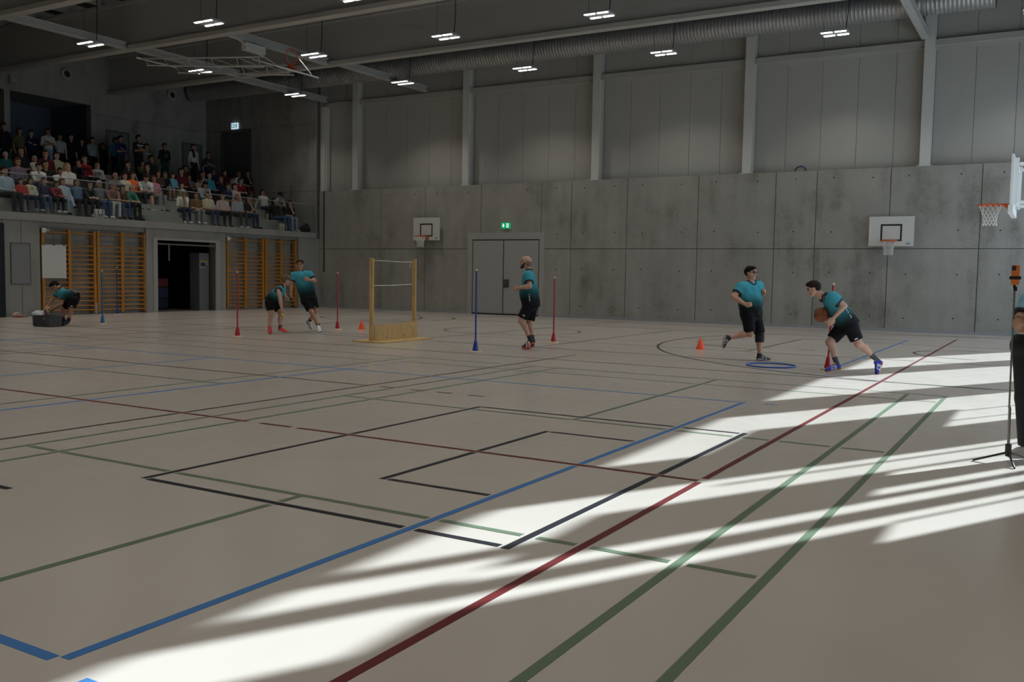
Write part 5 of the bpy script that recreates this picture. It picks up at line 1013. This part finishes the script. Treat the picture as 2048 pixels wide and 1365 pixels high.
CROWD = [
 (-27.45, 16.93, 3.55, 0.74, 'child', 'red', 1, 'navy', 0, 'short', 'dark', 'person in a bright red sweater seated low behind the glass, far left'),
 (-27.45, 17.3, 3.55, 0.791, 'up', 'whiteprint', 1, 'navy', 0, 'short', 'dark', 'person in a white hooded top just behind the bright red sweater'),
 (-27.45, 17.67, 3.55, 0.853, 'child', 'navy', 1, 'jeans', 0, 'short', 'dark', 'person in a navy sweatshirt and blue jeans, front row left'),
 (-27.45, 18.04, 3.55, 0.805, 'fwd', 'darkred', 1, 'black', 0, 'short', 'dark', 'person in a dark red top leaning forward beside the navy sweatshirt'),
 (-27.45, 18.41, 3.55, 0.907, 'cross', 'paleblue', 0, 'lightjeans', 0, 'bob', 'auburn', 'person in pale blue T-shirt and light jeans with crossed legs, front row'),
 (-27.45, 18.86, 3.55, 0.953, 'lean', 'denim', 1, 'black', 0, 'bob', 'dark', 'person in a blue denim jacket left of the white tote bag'),
 (-27.45, 19.22, 3.55, 0.936, 'fwd', 'black', 0, 'black', 0, 'short', 'brown', 'person in a black T-shirt leaning forward just left of the white tote bag'),
 (-27.45, 19.71, 3.55, 0.975, 'up', 'grey', 1, 'jeans', 0, 'bob', 'grey', 'person in a grey cardigan and jeans right of the white tote bag'),
 (-27.45, 20.08, 3.55, 0.978, 'fwd', 'pinkolive', 0, 'white', 0, 'bob', 'ashblond', 'person in a dusky pink top and white trousers, front row'),
 (-27.45, 20.45, 3.55, 0.927, 'fwd', 'brown', 0, 'jeans', 0, 'bob', 'dark', 'person in a brown top and jeans beside the green polo shirt'),
 (-27.45, 20.82, 3.55, 0.958, 'fwd', 'green', 0, 'black', 0, 'bald', 'skin', 'person in a green polo shirt leaning forward at the stair'),
 (-27.45, 23.01, 3.55, 0.96, 'chin', 'white', 0, 'navy', 0, 'bob', 'white', 'person in a white top, hand at chin, right of the stair'),
 (-27.45, 23.67, 3.55, 0.902, 'up', 'ochre', 0, 'greyp', 0, 'short', 'brown', 'person in an ochre brown T-shirt and grey trousers'),
 (-27.45, 24.27, 3.55, 0.999, 'up', 'cream', 0, 'darkjeans', 0, 'short', 'brown', 'person in a cream polo shirt beside the ochre brown T-shirt'),
 (-27.45, 24.92, 3.55, 0.998, 'up', 'palepink', 0, 'black', 0, 'long', 'brown', 'person in a pale pink T-shirt and black trousers, front row'),
 (-27.45, 25.7, 3.55, 1.022, 'up', 'greylight', 1, 'greydark', 0, 'bob', 'blond', 'person in a light grey jacket and dark grey trousers, front row'),
 (-27.45, 26.22, 3.55, 0.987, 'chin', 'black', 0, 'darkjeans', 0, 'short', 'auburn', 'person in a black T-shirt and dark jeans, hand at chin, front row'),
 (-27.45, 27.89, 3.55, 1.081, 'lean', 'black', 0, 'jeans', 0, 'long', 'dark', 'person in a black top and blue jeans beside the cream tote bag'),
 (-27.45, 28.7, 3.55, 1.001, 'chin', 'black', 0, 'lightjeans', 0, 'long', 'dark', 'person in a black top and light jeans left of the black backpack'),
 (-28.35, 28.04, 4.0, 1.008, 'lean', 'white', 1, 'jeans', 0, 'bob', 'dark', 'person in a white sweatshirt leaning back in jeans, second row right'),
 (-28.35, 28.7, 4.0, 0.991, 'bow', 'greylight', 0, 'khaki', 0, 'cap', 'black', 'person with a black cap and khaki trousers bowed forward'),
 (-27.45, 16.56, 3.55, 1.1, 'up', 'paleblue', 1, 'black', 0, 'short', 'dark', 'person in a long-sleeved pale blue shirt behind the handrail, far left'),
 (-28.35, 18.03, 4.0, 0.978, 'fwd', 'white', 0, 'navy', 0, 'short', 'dark', 'person in a white T-shirt leaning forward above the navy sweatshirt'),
 (-28.35, 18.77, 4.0, 0.903, 'fwd', 'white', 0, 'navy', 0, 'short', 'dark', 'person in a white polo shirt right of the white T-shirt'),
 (-28.35, 19.14, 4.0, 1.1, 'up', 'whitetank', 0, 'jeans', 0, 'long', 'blond', 'person in a white tank top above the two white shirts'),
 (-29.25, 18.55, 4.45, 0.819, 'up', 'whiteprint', 1, 'jeans', 0, 'bob', 'grey', 'person in a white patterned sweater, third row left'),
 (-29.25, 17.6, 4.45, 0.832, 'up', 'teal', 1, 'navy', 0, 'short', 'grey', 'person in a dark teal jacket at the left edge'),
 (-28.35, 17.49, 4.0, 1.065, 'up', 'mauve', 1, 'black', 0, 'bob', 'auburn', 'person in a mauve shirt left of the white patterned sweater'),
 (-29.25, 18.92, 4.45, 1.1, 'up', 'maroon', 1, 'black', 0, 'short', 'brown', 'person in a maroon top below the navy jacket standing left'),
 (-29.25, 18.18, 4.45, 1.1, 'up', 'black', 1, 'black', 0, 'long', 'brown', 'person in black seated below the olive top and teal skirt'),
 (-29.25, 19.42, 4.45, 1.091, 'up', 'paleyellow', 0, 'navy', 0, 'short', 'brown', 'person in a pale yellow top below the standing white T-shirt'),
 (-28.35, 18.4, 4.0, 1.1, 'up', 'black', 0, 'black', 0, 'short', 'dark', 'person in a black shirt left of the white tank top'),
 (-29.25, 20.85, 4.45, 0.853, 'up', 'plaid', 1, 'black', 0, 'long', 'blond', 'person in a white and black plaid shirt'),
 (-29.25, 20.11, 4.45, 0.9, 'chin', 'black', 1, 'black', 0, 'short', 'dark', 'person in black, hand at chin, left of the plaid shirt'),
 (-29.25, 20.48, 4.45, 1.096, 'up', 'redtop', 1, 'black', 0, 'short', 'brown', 'person in a dark red top behind the plaid shirt'),
 (-28.35, 20.83, 4.0, 0.968, 'fwd', 'greyblue', 0, 'black', 0, 'bald', 'skin', 'person in a grey-blue shirt leaning forward behind the green polo shirt'),
 (-28.35, 21.34, 4.0, 0.982, 'up', 'cream', 0, 'black', 0, 'bob', 'brown', 'person in a cream top right of the grey-blue shirt'),
 (-28.35, 21.71, 4.0, 1.044, 'child', 'orange', 0, 'black', 0, 'bob', 'brown', 'person in an orange vest behind the handrail'),
 (-28.35, 22.08, 4.0, 1.1, 'bow', 'white', 0, 'navy', 1, 'short', 'brown', 'person in a white shirt bowed forward above the stair'),
 (-28.35, 22.6, 4.0, 1.033, 'up', 'pink', 0, 'greyp', 0, 'long', 'brown', 'person in a pink top and grey trousers above the stair'),
 (-29.25, 23.43, 4.45, 0.837, 'up', 'brown', 1, 'black', 0, 'long', 'auburn', 'person in a dark brown top right of the pink top'),
 (-29.25, 22.24, 4.45, 1.096, 'up', 'blackstripe', 1, 'black', 0, 'short', 'dark', 'person in a black jacket with white sleeve stripes'),
 (-30.15, 23.35, 4.9, 0.823, 'fwd', 'olive', 0, 'black', 0, 'long', 'brown', 'person in a dark olive top leaning forward in the middle'),
 (-30.15, 23.98, 4.9, 1.1, 'up', 'darkgreen', 1, 'black', 0, 'short', 'brown', 'person in a dark green pullover seated high in the middle'),
 (-29.25, 23.06, 4.45, 1.1, 'up', 'black', 1, 'navy', 0, 'bob', 'brown', 'person in black right of the dark green pullover'),
 (-29.25, 23.8, 4.45, 0.818, 'up', 'black', 1, 'greyp', 1, 'long', 'blond', 'person in black with grey shorts left of the light blue jacket'),
 (-29.25, 24.17, 4.45, 0.819, 'up', 'skyblue', 1, 'navy', 0, 'bob', 'brown', 'person in a light blue jacket seated above the stair'),
 (-29.25, 24.91, 4.45, 0.838, 'up', 'mauve', 0, 'black', 0, 'long', 'brown', 'person in a mauve short-sleeved top right of the light blue jacket'),
 (-29.25, 24.54, 4.45, 1.1, 'up', 'maroon', 1, 'black', 0, 'bob', 'dark', 'person in maroon seated left below the draped navy pullover'),
 (-30.15, 25.51, 4.9, 0.861, 'up', 'brown', 1, 'black', 0, 'short', 'dark', 'person in dark brown seated right below the draped navy pullover'),
 (-28.35, 23.79, 4.0, 0.843, 'up', 'olive', 0, 'greydark', 0, 'long', 'brown', 'person in an olive top just behind the white top at the stair'),
 (-29.25, 25.28, 4.45, 0.811, 'bow', 'beige', 1, 'navy', 0, 'short', 'dark', 'person in a beige sweater bowed forward'),
 (-28.35, 24.73, 4.0, 1.1, 'bow', 'greylight', 1, 'black', 0, 'long', 'dark', 'person in a light grey top bowed forward beside the beige sweater'),
 (-29.25, 25.65, 4.45, 1.1, 'up', 'greyp', 0, 'black', 0, 'short', 'brown', 'person in a grey top above the beige sweater'),
 (-29.25, 26.02, 4.45, 1.094, 'up', 'cyan', 1, 'black', 0, 'short', 'dark', 'person in a bright cyan jacket seated right of the middle'),
 (-30.15, 26.95, 4.9, 0.878, 'up', 'navy', 1, 'navy', 0, 'short', 'dark', 'person in a navy pullover right of the bright cyan jacket'),
 (-30.15, 27.59, 4.9, 0.908, 'up', 'maroon', 1, 'black', 0, 'short', 'dark', 'person in a dark maroon shirt high at the right'),
 (-29.25, 26.58, 4.45, 0.918, 'up', 'navy', 1, 'navy', 0, 'bob', 'blond', 'person in a navy top below the dark maroon shirt'),
 (-29.25, 26.95, 4.45, 0.932, 'fwd', 'tealgrey', 0, 'black', 0, 'bob', 'ashblond', 'person in a grey-teal top leaning forward at the right'),
 (-30.15, 28.3, 4.9, 0.905, 'up', 'white', 0, 'black', 0, 'cap', 'khaki', 'person in a khaki cap and white shirt high at the right'),
 (-29.25, 27.39, 4.45, 1.013, 'fwd', 'redtop', 0, 'black', 0, 'bob', 'dark', 'person in a red sleeveless top leaning forward at the right'),
 (-30.15, 28.7, 4.9, 1.007, 'chin', 'black', 0, 'brown', 0, 'short', 'auburn', 'person in black, hand at mouth, at the right end of the top row'),
 (-28.35, 26.47, 4.0, 1.1, 'child', 'palepink', 0, 'black', 0, 'bob', 'brown', 'person in a pale pink top behind the light grey jacket'),
 (-28.35, 26.11, 4.0, 1.07, 'child', 'navy', 0, 'black', 0, 'short', 'brown', 'person in navy behind the pale pink T-shirt of the front row'),
 (-32.8, 19.58, 4.9, 0.988, 'stand', 'black', 1, 'black', 0, 'short', 'dark', 'person in black standing by the pier at the left edge'),
 (-32.9, 20.22, 4.9, 0.945, 'stand', 'olive', 0, 'teal', 0, 'long', 'brown', 'person in an olive top and teal bottoms standing at the left'),
 (-32.9, 20.67, 4.9, 0.934, 'cross_arms', 'navy', 1, 'black', 0, 'short', 'dark', 'person in a navy jacket standing with folded arms at the left'),
 (-32.5, 21.07, 4.9, 0.989, 'cross_arms', 'white', 0, 'lightjeans', 0, 'short', 'dark', 'person in a white T-shirt and light jeans standing with folded arms'),
 (-32.9, 21.34, 4.9, 0.958, 'stand', 'black', 1, 'black', 0, 'cap', 'black', 'person in black with a dark cap standing right of the white T-shirt'),
 (-32.9, 21.8, 4.9, 0.941, 'stand', 'whiteblouse', 1, 'black', 0, 'long', 'brown', 'person in a white blouse standing among dark-clothed people'),
 (-32.9, 22.26, 4.9, 0.98, 'stand', 'black', 0, 'black', 0, 'short', 'dark', 'person in a black T-shirt standing right of the white blouse'),
 (-32.9, 22.72, 4.9, 0.907, 'stand', 'black', 1, 'black', 0, 'short', 'dark', 'person in long-sleeved black standing left of the pale grey hooded top'),
 (-32.9, 23.18, 4.9, 0.978, 'stand', 'greylight', 1, 'black', 0, 'short', 'dark', 'person in a pale grey hooded top standing'),
 (-32.9, 23.64, 4.9, 0.88, 'stand', 'greydark', 1, 'black', 0, 'bob', 'dark', 'person in dark grey standing left of the light blue T-shirt'),
 (-32.56, 23.96, 4.9, 0.99, 'stand', 'darkgreen', 0, 'black', 0, 'short', 'brown', 'person in dark green standing behind the light blue T-shirt'),
 (-32.18, 23.7, 4.9, 0.989, 'stand', 'skyblue', 0, 'black', 0, 'short', 'dark', 'person in a light blue T-shirt standing with a beige shoulder bag'),
 (-31.6, 23.48, 4.9, 0.991, 'cross_arms', 'blue', 0, 'greydark', 0, 'short', 'dark', 'person in a blue top standing with folded arms by the grey door'),
 (-30.7, 23.61, 4.9, 0.985, 'cross_arms', 'stripe', 0, 'black', 0, 'short', 'dark', 'person in a black T-shirt with a white chest stripe, arms folded'),
 (-32.5, 25.39, 4.9, 0.985, 'stand', 'greyp', 0, 'black', 0, 'short', 'dark', 'person in a grey T-shirt standing right of the chest stripe'),
 (-31.7, 25.63, 4.9, 0.989, 'stand', 'black', 0, 'teal', 0, 'short', 'dark', 'person in a black jersey standing alone'),
 (-30.8, 26.33, 4.9, 0.992, 'stand', 'whiteblouse', 1, 'black', 0, 'short', 'brown', 'person in a white shirt with a navy pullover over one shoulder'),
 (-32.1, 28.25, 4.9, 0.988, 'cross_arms', 'greydark', 0, 'navy', 0, 'short', 'brown', 'person in a dark grey T-shirt with folded arms by the corner'),
]
# ------------------------------------------------------------------ spectators: a few posed bodies, one object per person
CC = dict(red=(.42,.03,.02), whiteprint=(.50,.50,.42), navy=(.018,.024,.06), darkred=(.22,.012,.015), paleblue=(.34,.44,.50), denim=(.08,.13,.22), black=(.010,.010,.012), grey=(.16,.17,.18), pinkolive=(.26,.13,.12), brown=(.085,.045,.028), green=(.025,.24,.15), white=(.60,.60,.57), ochre=(.16,.085,.03), cream=(.56,.52,.38), palepink=(.52,.38,.36), greylight=(.36,.38,.39), greydark=(.05,.052,.055), whitetank=(.56,.55,.50), teal=(.012,.075,.085), mauve=(.15,.11,.14), maroon=(.10,.014,.02), paleyellow=(.42,.40,.24), plaid=(.40,.40,.38), redtop=(.24,.012,.015), greyblue=(.16,.19,.22), orange=(.75,.12,.02), pink=(.42,.20,.24), blackstripe=(.02,.02,.024), olive=(.14,.12,.05), darkgreen=(.028,.035,.024), skyblue=(.12,.40,.52), beige=(.36,.30,.18), cyan=(.04,.28,.38), tealgrey=(.13,.20,.20), whiteblouse=(.46,.46,.44), blue=(.02,.05,.20), stripe=(.02,.02,.022), greyp=(.26,.26,.26), khaki=(.16,.13,.07), jeans=(.045,.085,.19), darkjeans=(.03,.045,.09), lightjeans=(.28,.36,.46))
HC = dict(dark=(.012,.009,.008), brown=(.045,.024,.013), auburn=(.09,.032,.014), blond=(.24,.16,.07), ashblond=(.20,.16,.10), grey=(.30,.30,.29), white=(.55,.55,.53), black=(.012,.012,.013), khaki=(.20,.17,.10), skin=(.46,.27,.19))
SKT = [(.50,.29,.20), (.44,.24,.155), (.54,.33,.24), (.40,.21,.13)]
def A3(*v): return np.array(v, float)
def seat_pose(lean=0.0, arms='lap', cross=False, s=1.0, bow=0.0):
    """origin on the seat's front edge, facing +x"""
    pv = A3(-.22, 0, .10); u = nrm(A3(math.sin(lean), 0, math.cos(lean))); ch = pv+u*.40; nk = pv+u*.50
    hd = nrm(A3(math.sin(lean*.45+bow), 0, math.cos(lean*.45+bow))); hc = nk+hd*.155
    f = nrm(A3(math.cos(bow+lean*.25), 0, -math.sin(bow+lean*.25)))
    P = [cap(pv+A3(0, -.07, 0), pv+A3(0, .07, 0), .115, .115, 2), cap(nk-hd*.03, hc-hd*.05, .055, .052, 0)]
    for sd in (-1, 1):
        P += [cap(pv+A3(0, .06*sd, .04), lerp(pv, ch, .55)+A3(0, .06*sd, 0), .115, .11, 1), cap(lerp(pv, ch, .5)+A3(0, .06*sd, 0), ch+A3(0, .085*sd, .0), .11, .10, 1)]
        sh = ch+A3(0, .185*sd, .015)+u*.0; P.append(cap(nk-u*.03+A3(0, .04*sd, 0), sh, .055, .062, 1))
        kn = A3(.26, .10*sd, .10); an = A3(.27, .115*sd, -.36); to = A3(.46, .13*sd, -.405)
        if cross and sd == 1: kn = A3(.28, -.02, .17); an = A3(.52, -.05, -.16); to = A3(.70, -.02, -.14)
        if arms == 'lap': el, wr, ha = sh+A3(.06, .06*sd, -.27), A3(.05, .07*sd, .20), A3(.12, .03*sd, .19)
        elif arms == 'knees': el, wr, ha = A3(.15, .16*sd, .22), A3(.30, .05*sd, .22), A3(.36, .0, .20)
        elif arms == 'back': el, wr, ha = sh+A3(-.16, .07*sd, -.24), A3(-.42, .30*sd, .06), A3(-.42, .33*sd, .02)
        if arms == 'chin':
            if sd == 1: el, wr, ha = A3(.14, .05, .25), hc+A3(.07, .03, -.20), hc+A3(.09, .01, -.12)
            else: el, wr, ha = sh+A3(.08, -.05, -.27), A3(.10, .0, .21), A3(.14, .08, .22)
        P += [cap(sh, el, .058, .047, 1), cap(el, wr, .043, .031, 5), cap(wr, ha, .030, .026, 0), cap(ha, ha+nrm(ha-wr)*.05, .026, .018, 0)]
        P += [cap(pv+A3(.02, .08*sd, -.01), kn, .092, .066, 2), cap(kn, lerp(kn, an, .4), .064, .058, 6), cap(lerp(kn, an, .4), an, .058, .042, 6), cap(an+(to-an)*.1+A3(0, 0, -.02), to, .045, .036, 3)]
    return P, hc, f, hd
def stand_pose(arms='down', turn=0.0):
    pv = A3(0, 0, .95); u = A3(0, 0, 1.); ch = pv+u*.40; nk = pv+u*.52; hd = u; hc = nk+u*.155+A3(.02, 0, 0)
    f = nrm(A3(math.cos(turn), math.sin(turn), -.08)); hd = nrm(u-f*(u@f))
    P = [cap(pv+A3(0, -.07, 0), pv+A3(0, .07, 0), .11, .11, 2), cap(nk-u*.03, hc-u*.05, .055, .052, 0)]
    for sd in (-1, 1):
        P += [cap(pv+A3(0, .06*sd, .05), lerp(pv, ch, .55)+A3(0, .06*sd, 0), .11, .105, 1), cap(lerp(pv, ch, .5)+A3(0, .06*sd, 0), ch+A3(0, .085*sd, 0), .105, .10, 1)]
        sh = ch+A3(0, .185*sd, .02); P.append(cap(nk-u*.03+A3(0, .04*sd, 0), sh, .055, .062, 1))
        if arms == 'down': el, wr, ha = sh+A3(-.03, .06*sd, -.29), sh+A3(.04, .05*sd, -.53), sh+A3(.08, .04*sd, -.60)
        else: el, wr, ha = sh+A3(.06, .07*sd, -.26), A3(.20, -.02*sd, 1.17+.03*sd), A3(.19, -.12*sd, 1.20+.03*sd)
        P += [cap(sh, el, .056, .046, 1), cap(el, wr, .043, .031, 5), cap(wr, ha, .030, .026, 0), cap(ha, ha+nrm(ha-wr)*.05, .026, .018, 0)]
        kn = A3(.03, .095*sd, .50); an = A3(0, .10*sd, .09); to = A3(.17, .12*sd, .045)
        P += [cap(pv+A3(0, .085*sd, -.02), kn, .09, .064, 2), cap(kn, lerp(kn, an, .4), .062, .058, 6), cap(lerp(kn, an, .4), an, .058, .044, 6), cap(an+A3(-.02, 0, -.04), to, .046, .036, 3)]
    return P, hc, f, hd
POSES = dict(up=seat_pose(-.06), fwd=seat_pose(.42, 'knees'), chin=seat_pose(.22, 'chin'), cross=seat_pose(-.12, 'lap', True), lean=seat_pose(-.22, 'back'), bow=seat_pose(.42, 'knees', bow=.5), child=seat_pose(0.0), stand=stand_pose(), cross_arms=stand_pose('cross', .15))
BODY = {}; HAIR = {}
dummy = [mat('crowd_slot', (.3, .3, .3))]*7
def crowd_body(pose):
    if pose not in BODY:
        P, hc, f, u = POSES[pose]
        parts = [sdf_mesh(P, .019, .025)]
        V, F, mi = sdf_mesh([p[:4]+({0: 0, 1: 4, 2: 0, 3: 0}[p[4]],)+p[5:] for p in head_prims(hc, f, u, 1.0)], .0115, .014); parts.append((V, F, mi))
        V, F, mi = join_np(parts)
        o = np_obj('person', V, F, mi, dummy); BODY[pose] = o.data; bpy.data.objects.remove(o)
    return BODY[pose]
def crowd_hair(pose, style):
    if (pose, style) not in HAIR:
        P, c, f, u = POSES[pose]; r = np.cross(f, u); q = lambda x, y, z: c+(f*x+r*y+u*z)
        pl = lambda x, z, nx, nz: (q(x, 0, z), nrm(f*nx+u*nz))
        H = [cap(q(-.02, 0, .033), q(-.034, 0, .016), .101, .099, 0, [pl(.03, .02, .76, -.65)]), cap(q(.02, 0, .07), q(.045, 0, .075), .066, .052)]
        if style == 'bob': H += [cap(q(-.03, -.065, .0), q(-.03, -.07, -.07), .042, .03), cap(q(-.03, .065, .0), q(-.03, .07, -.07), .042, .03), cap(q(-.06, 0, .0), q(-.06, 0, -.07), .07, .05)]
        if style == 'long': H += [cap(q(-.02, -.07, .01), q(.02, -.085, -.25), .040, .026), cap(q(-.02, .07, .01), q(.02, .085, -.25), .040, .026), cap(q(-.06, 0, .0), q(-.09, 0, -.24), .072, .05)]
        if style == 'cap': H += [cap(q(.06, -.03, .055), q(.14, -.02, .045), .03, .018), cap(q(.06, .03, .055), q(.14, .02, .045), .03, .018)]
        if style == 'bald': H = [cap(q(-.02, 0, .0), q(-.035, 0, -.005), .094, .092, 0, [pl(-.01, 0, .9, -.05), pl(0, .03, -.2, .98)])]
        V, F, _ = sdf_mesh(H, .0135, .015)
        o = np_obj('hair', V, F, None, [dummy[0]]); HAIR[(pose, style)] = o.data; bpy.data.objects.remove(o)
    return HAIR[(pose, style)]
def cm(kind, n, c): return mat(f'{kind}_{n}', c, .75, spec=.25)
rs = random.Random(5)
crowd_objs = {}
for i, (x, y, z, sc, pose, shirt, lng, pants, shorts, hst, hcol, lab) in enumerate(CROWD):
    sk = cm('crowdskin', i % 4, SKT[i % 4]); sm = cm('top', shirt, CC[shirt]); pm = cm('bottom', pants, CC.get(pants, (.05, .05, .05)))
    shn = rs.choice(['white', 'black', 'greylight', 'white', 'brown']); shm = cm('foot', shn, CC[shn])
    o = bpy.data.objects.new('person', crowd_body(pose)); COL.objects.link(o)
    for k, m in enumerate((sk, sm, pm, shm, M_EYE, sm if lng else sk, sk if shorts else pm)):
        o.material_slots[k].link = 'OBJECT'; o.material_slots[k].material = m
    standing = pose in ('stand', 'cross_arms')
    if 'left of the black backpack' in lab: y = 28.45
    o.location = (x, y, z+.002); o.scale = (sc, sc, sc) if standing else (sc, sc, sc)
    o.rotation_euler = (0, 0, math.radians(rs.uniform(-22, 6)))
    if not standing: o.location.x += .02; 
    tag(o, lab, 'person', 'spectators on the stand')
    h = bpy.data.objects.new('cap' if hst == 'cap' else 'hair', crowd_hair(pose, hst)); COL.objects.link(h); h.parent = o
    h.material_slots[0].link = 'OBJECT'; h.material_slots[0].material = cm('hairc', hcol if hst != 'bald' else 'greyfringe', HC[hcol] if hst != 'bald' else (.16, .11, .08))
    crowd_objs[lab] = (o, pose)
def on_chest(lab, name, prims, m, vox=.012):
    o, pose = crowd_objs[lab]; V, F, _ = sdf_mesh(prims, vox, .012); return np_obj(name, V, F, None, [m], o)
for lab, (o, pose) in list(crowd_objs.items()):
    P = POSES[pose][0]
    if 'dark red top leaning' in lab or 'white hooded top just' in lab:
        c = POSES[pose][1]; V = MB().box((0, -.05, -.06), (.004, .05, .06)).build('chest_print', cm('print', 'yellow', (.45, .36, .03)), o); V.location = (c[0]-.02 if pose == 'fwd' else c[0]+.12, 0, c[2]-.30)
    if 'chest stripe' in lab: on_chest(lab, 'chest_stripe', [cap((.10, -.12, 1.33), (.10, .12, 1.33), .028, .028)], cm('print', 'white', (.4, .4, .4)))
    if 'navy pullover over one' in lab: on_chest(lab, 'draped_pullover', [cap((.09, -.10, 1.45), (.125, -.07, 1.22), .05, .055), cap((-.06, -.12, 1.45), (.09, -.10, 1.46), .05, .05)], cm('top', 'navy', CC['navy']))
    if 'beige shoulder bag' in lab: on_chest(lab, 'shoulder_bag', [cap((.10, .16, 1.05), (.14, .10, 0.98), .10, .09), cap((.02, .18, 1.1), (-.05, .05, 1.42), .012, .012)], cm('top', 'beigebag', (.30, .25, .18)))
    if 'black jersey' in lab: on_chest(lab, 'jersey_print', [cap((.105, -.08, 1.27), (.105, .08, 1.27), .012, .012), cap((.112, -.03, 1.18), (.112, .03, 1.18), .022, .022)], cm('print', 'grey', (.25, .25, .25)), .008)
    if 'white sleeve stripes' in lab: on_chest(lab, 'sleeve_stripe', [cap((-.21, .255, .50), (-.13, .30, .24), .016, .016)], cm('print', 'white', (.4, .4, .4)), .010)
    if 'plaid' in lab:
        for k in range(4): on_chest(lab, 'plaid_band', [cap((-.125+.002*k, -.13, .28+.06*k), (-.125+.002*k, .13, .28+.06*k), .012, .012)], cm('top', 'black', CC['black']), .010)
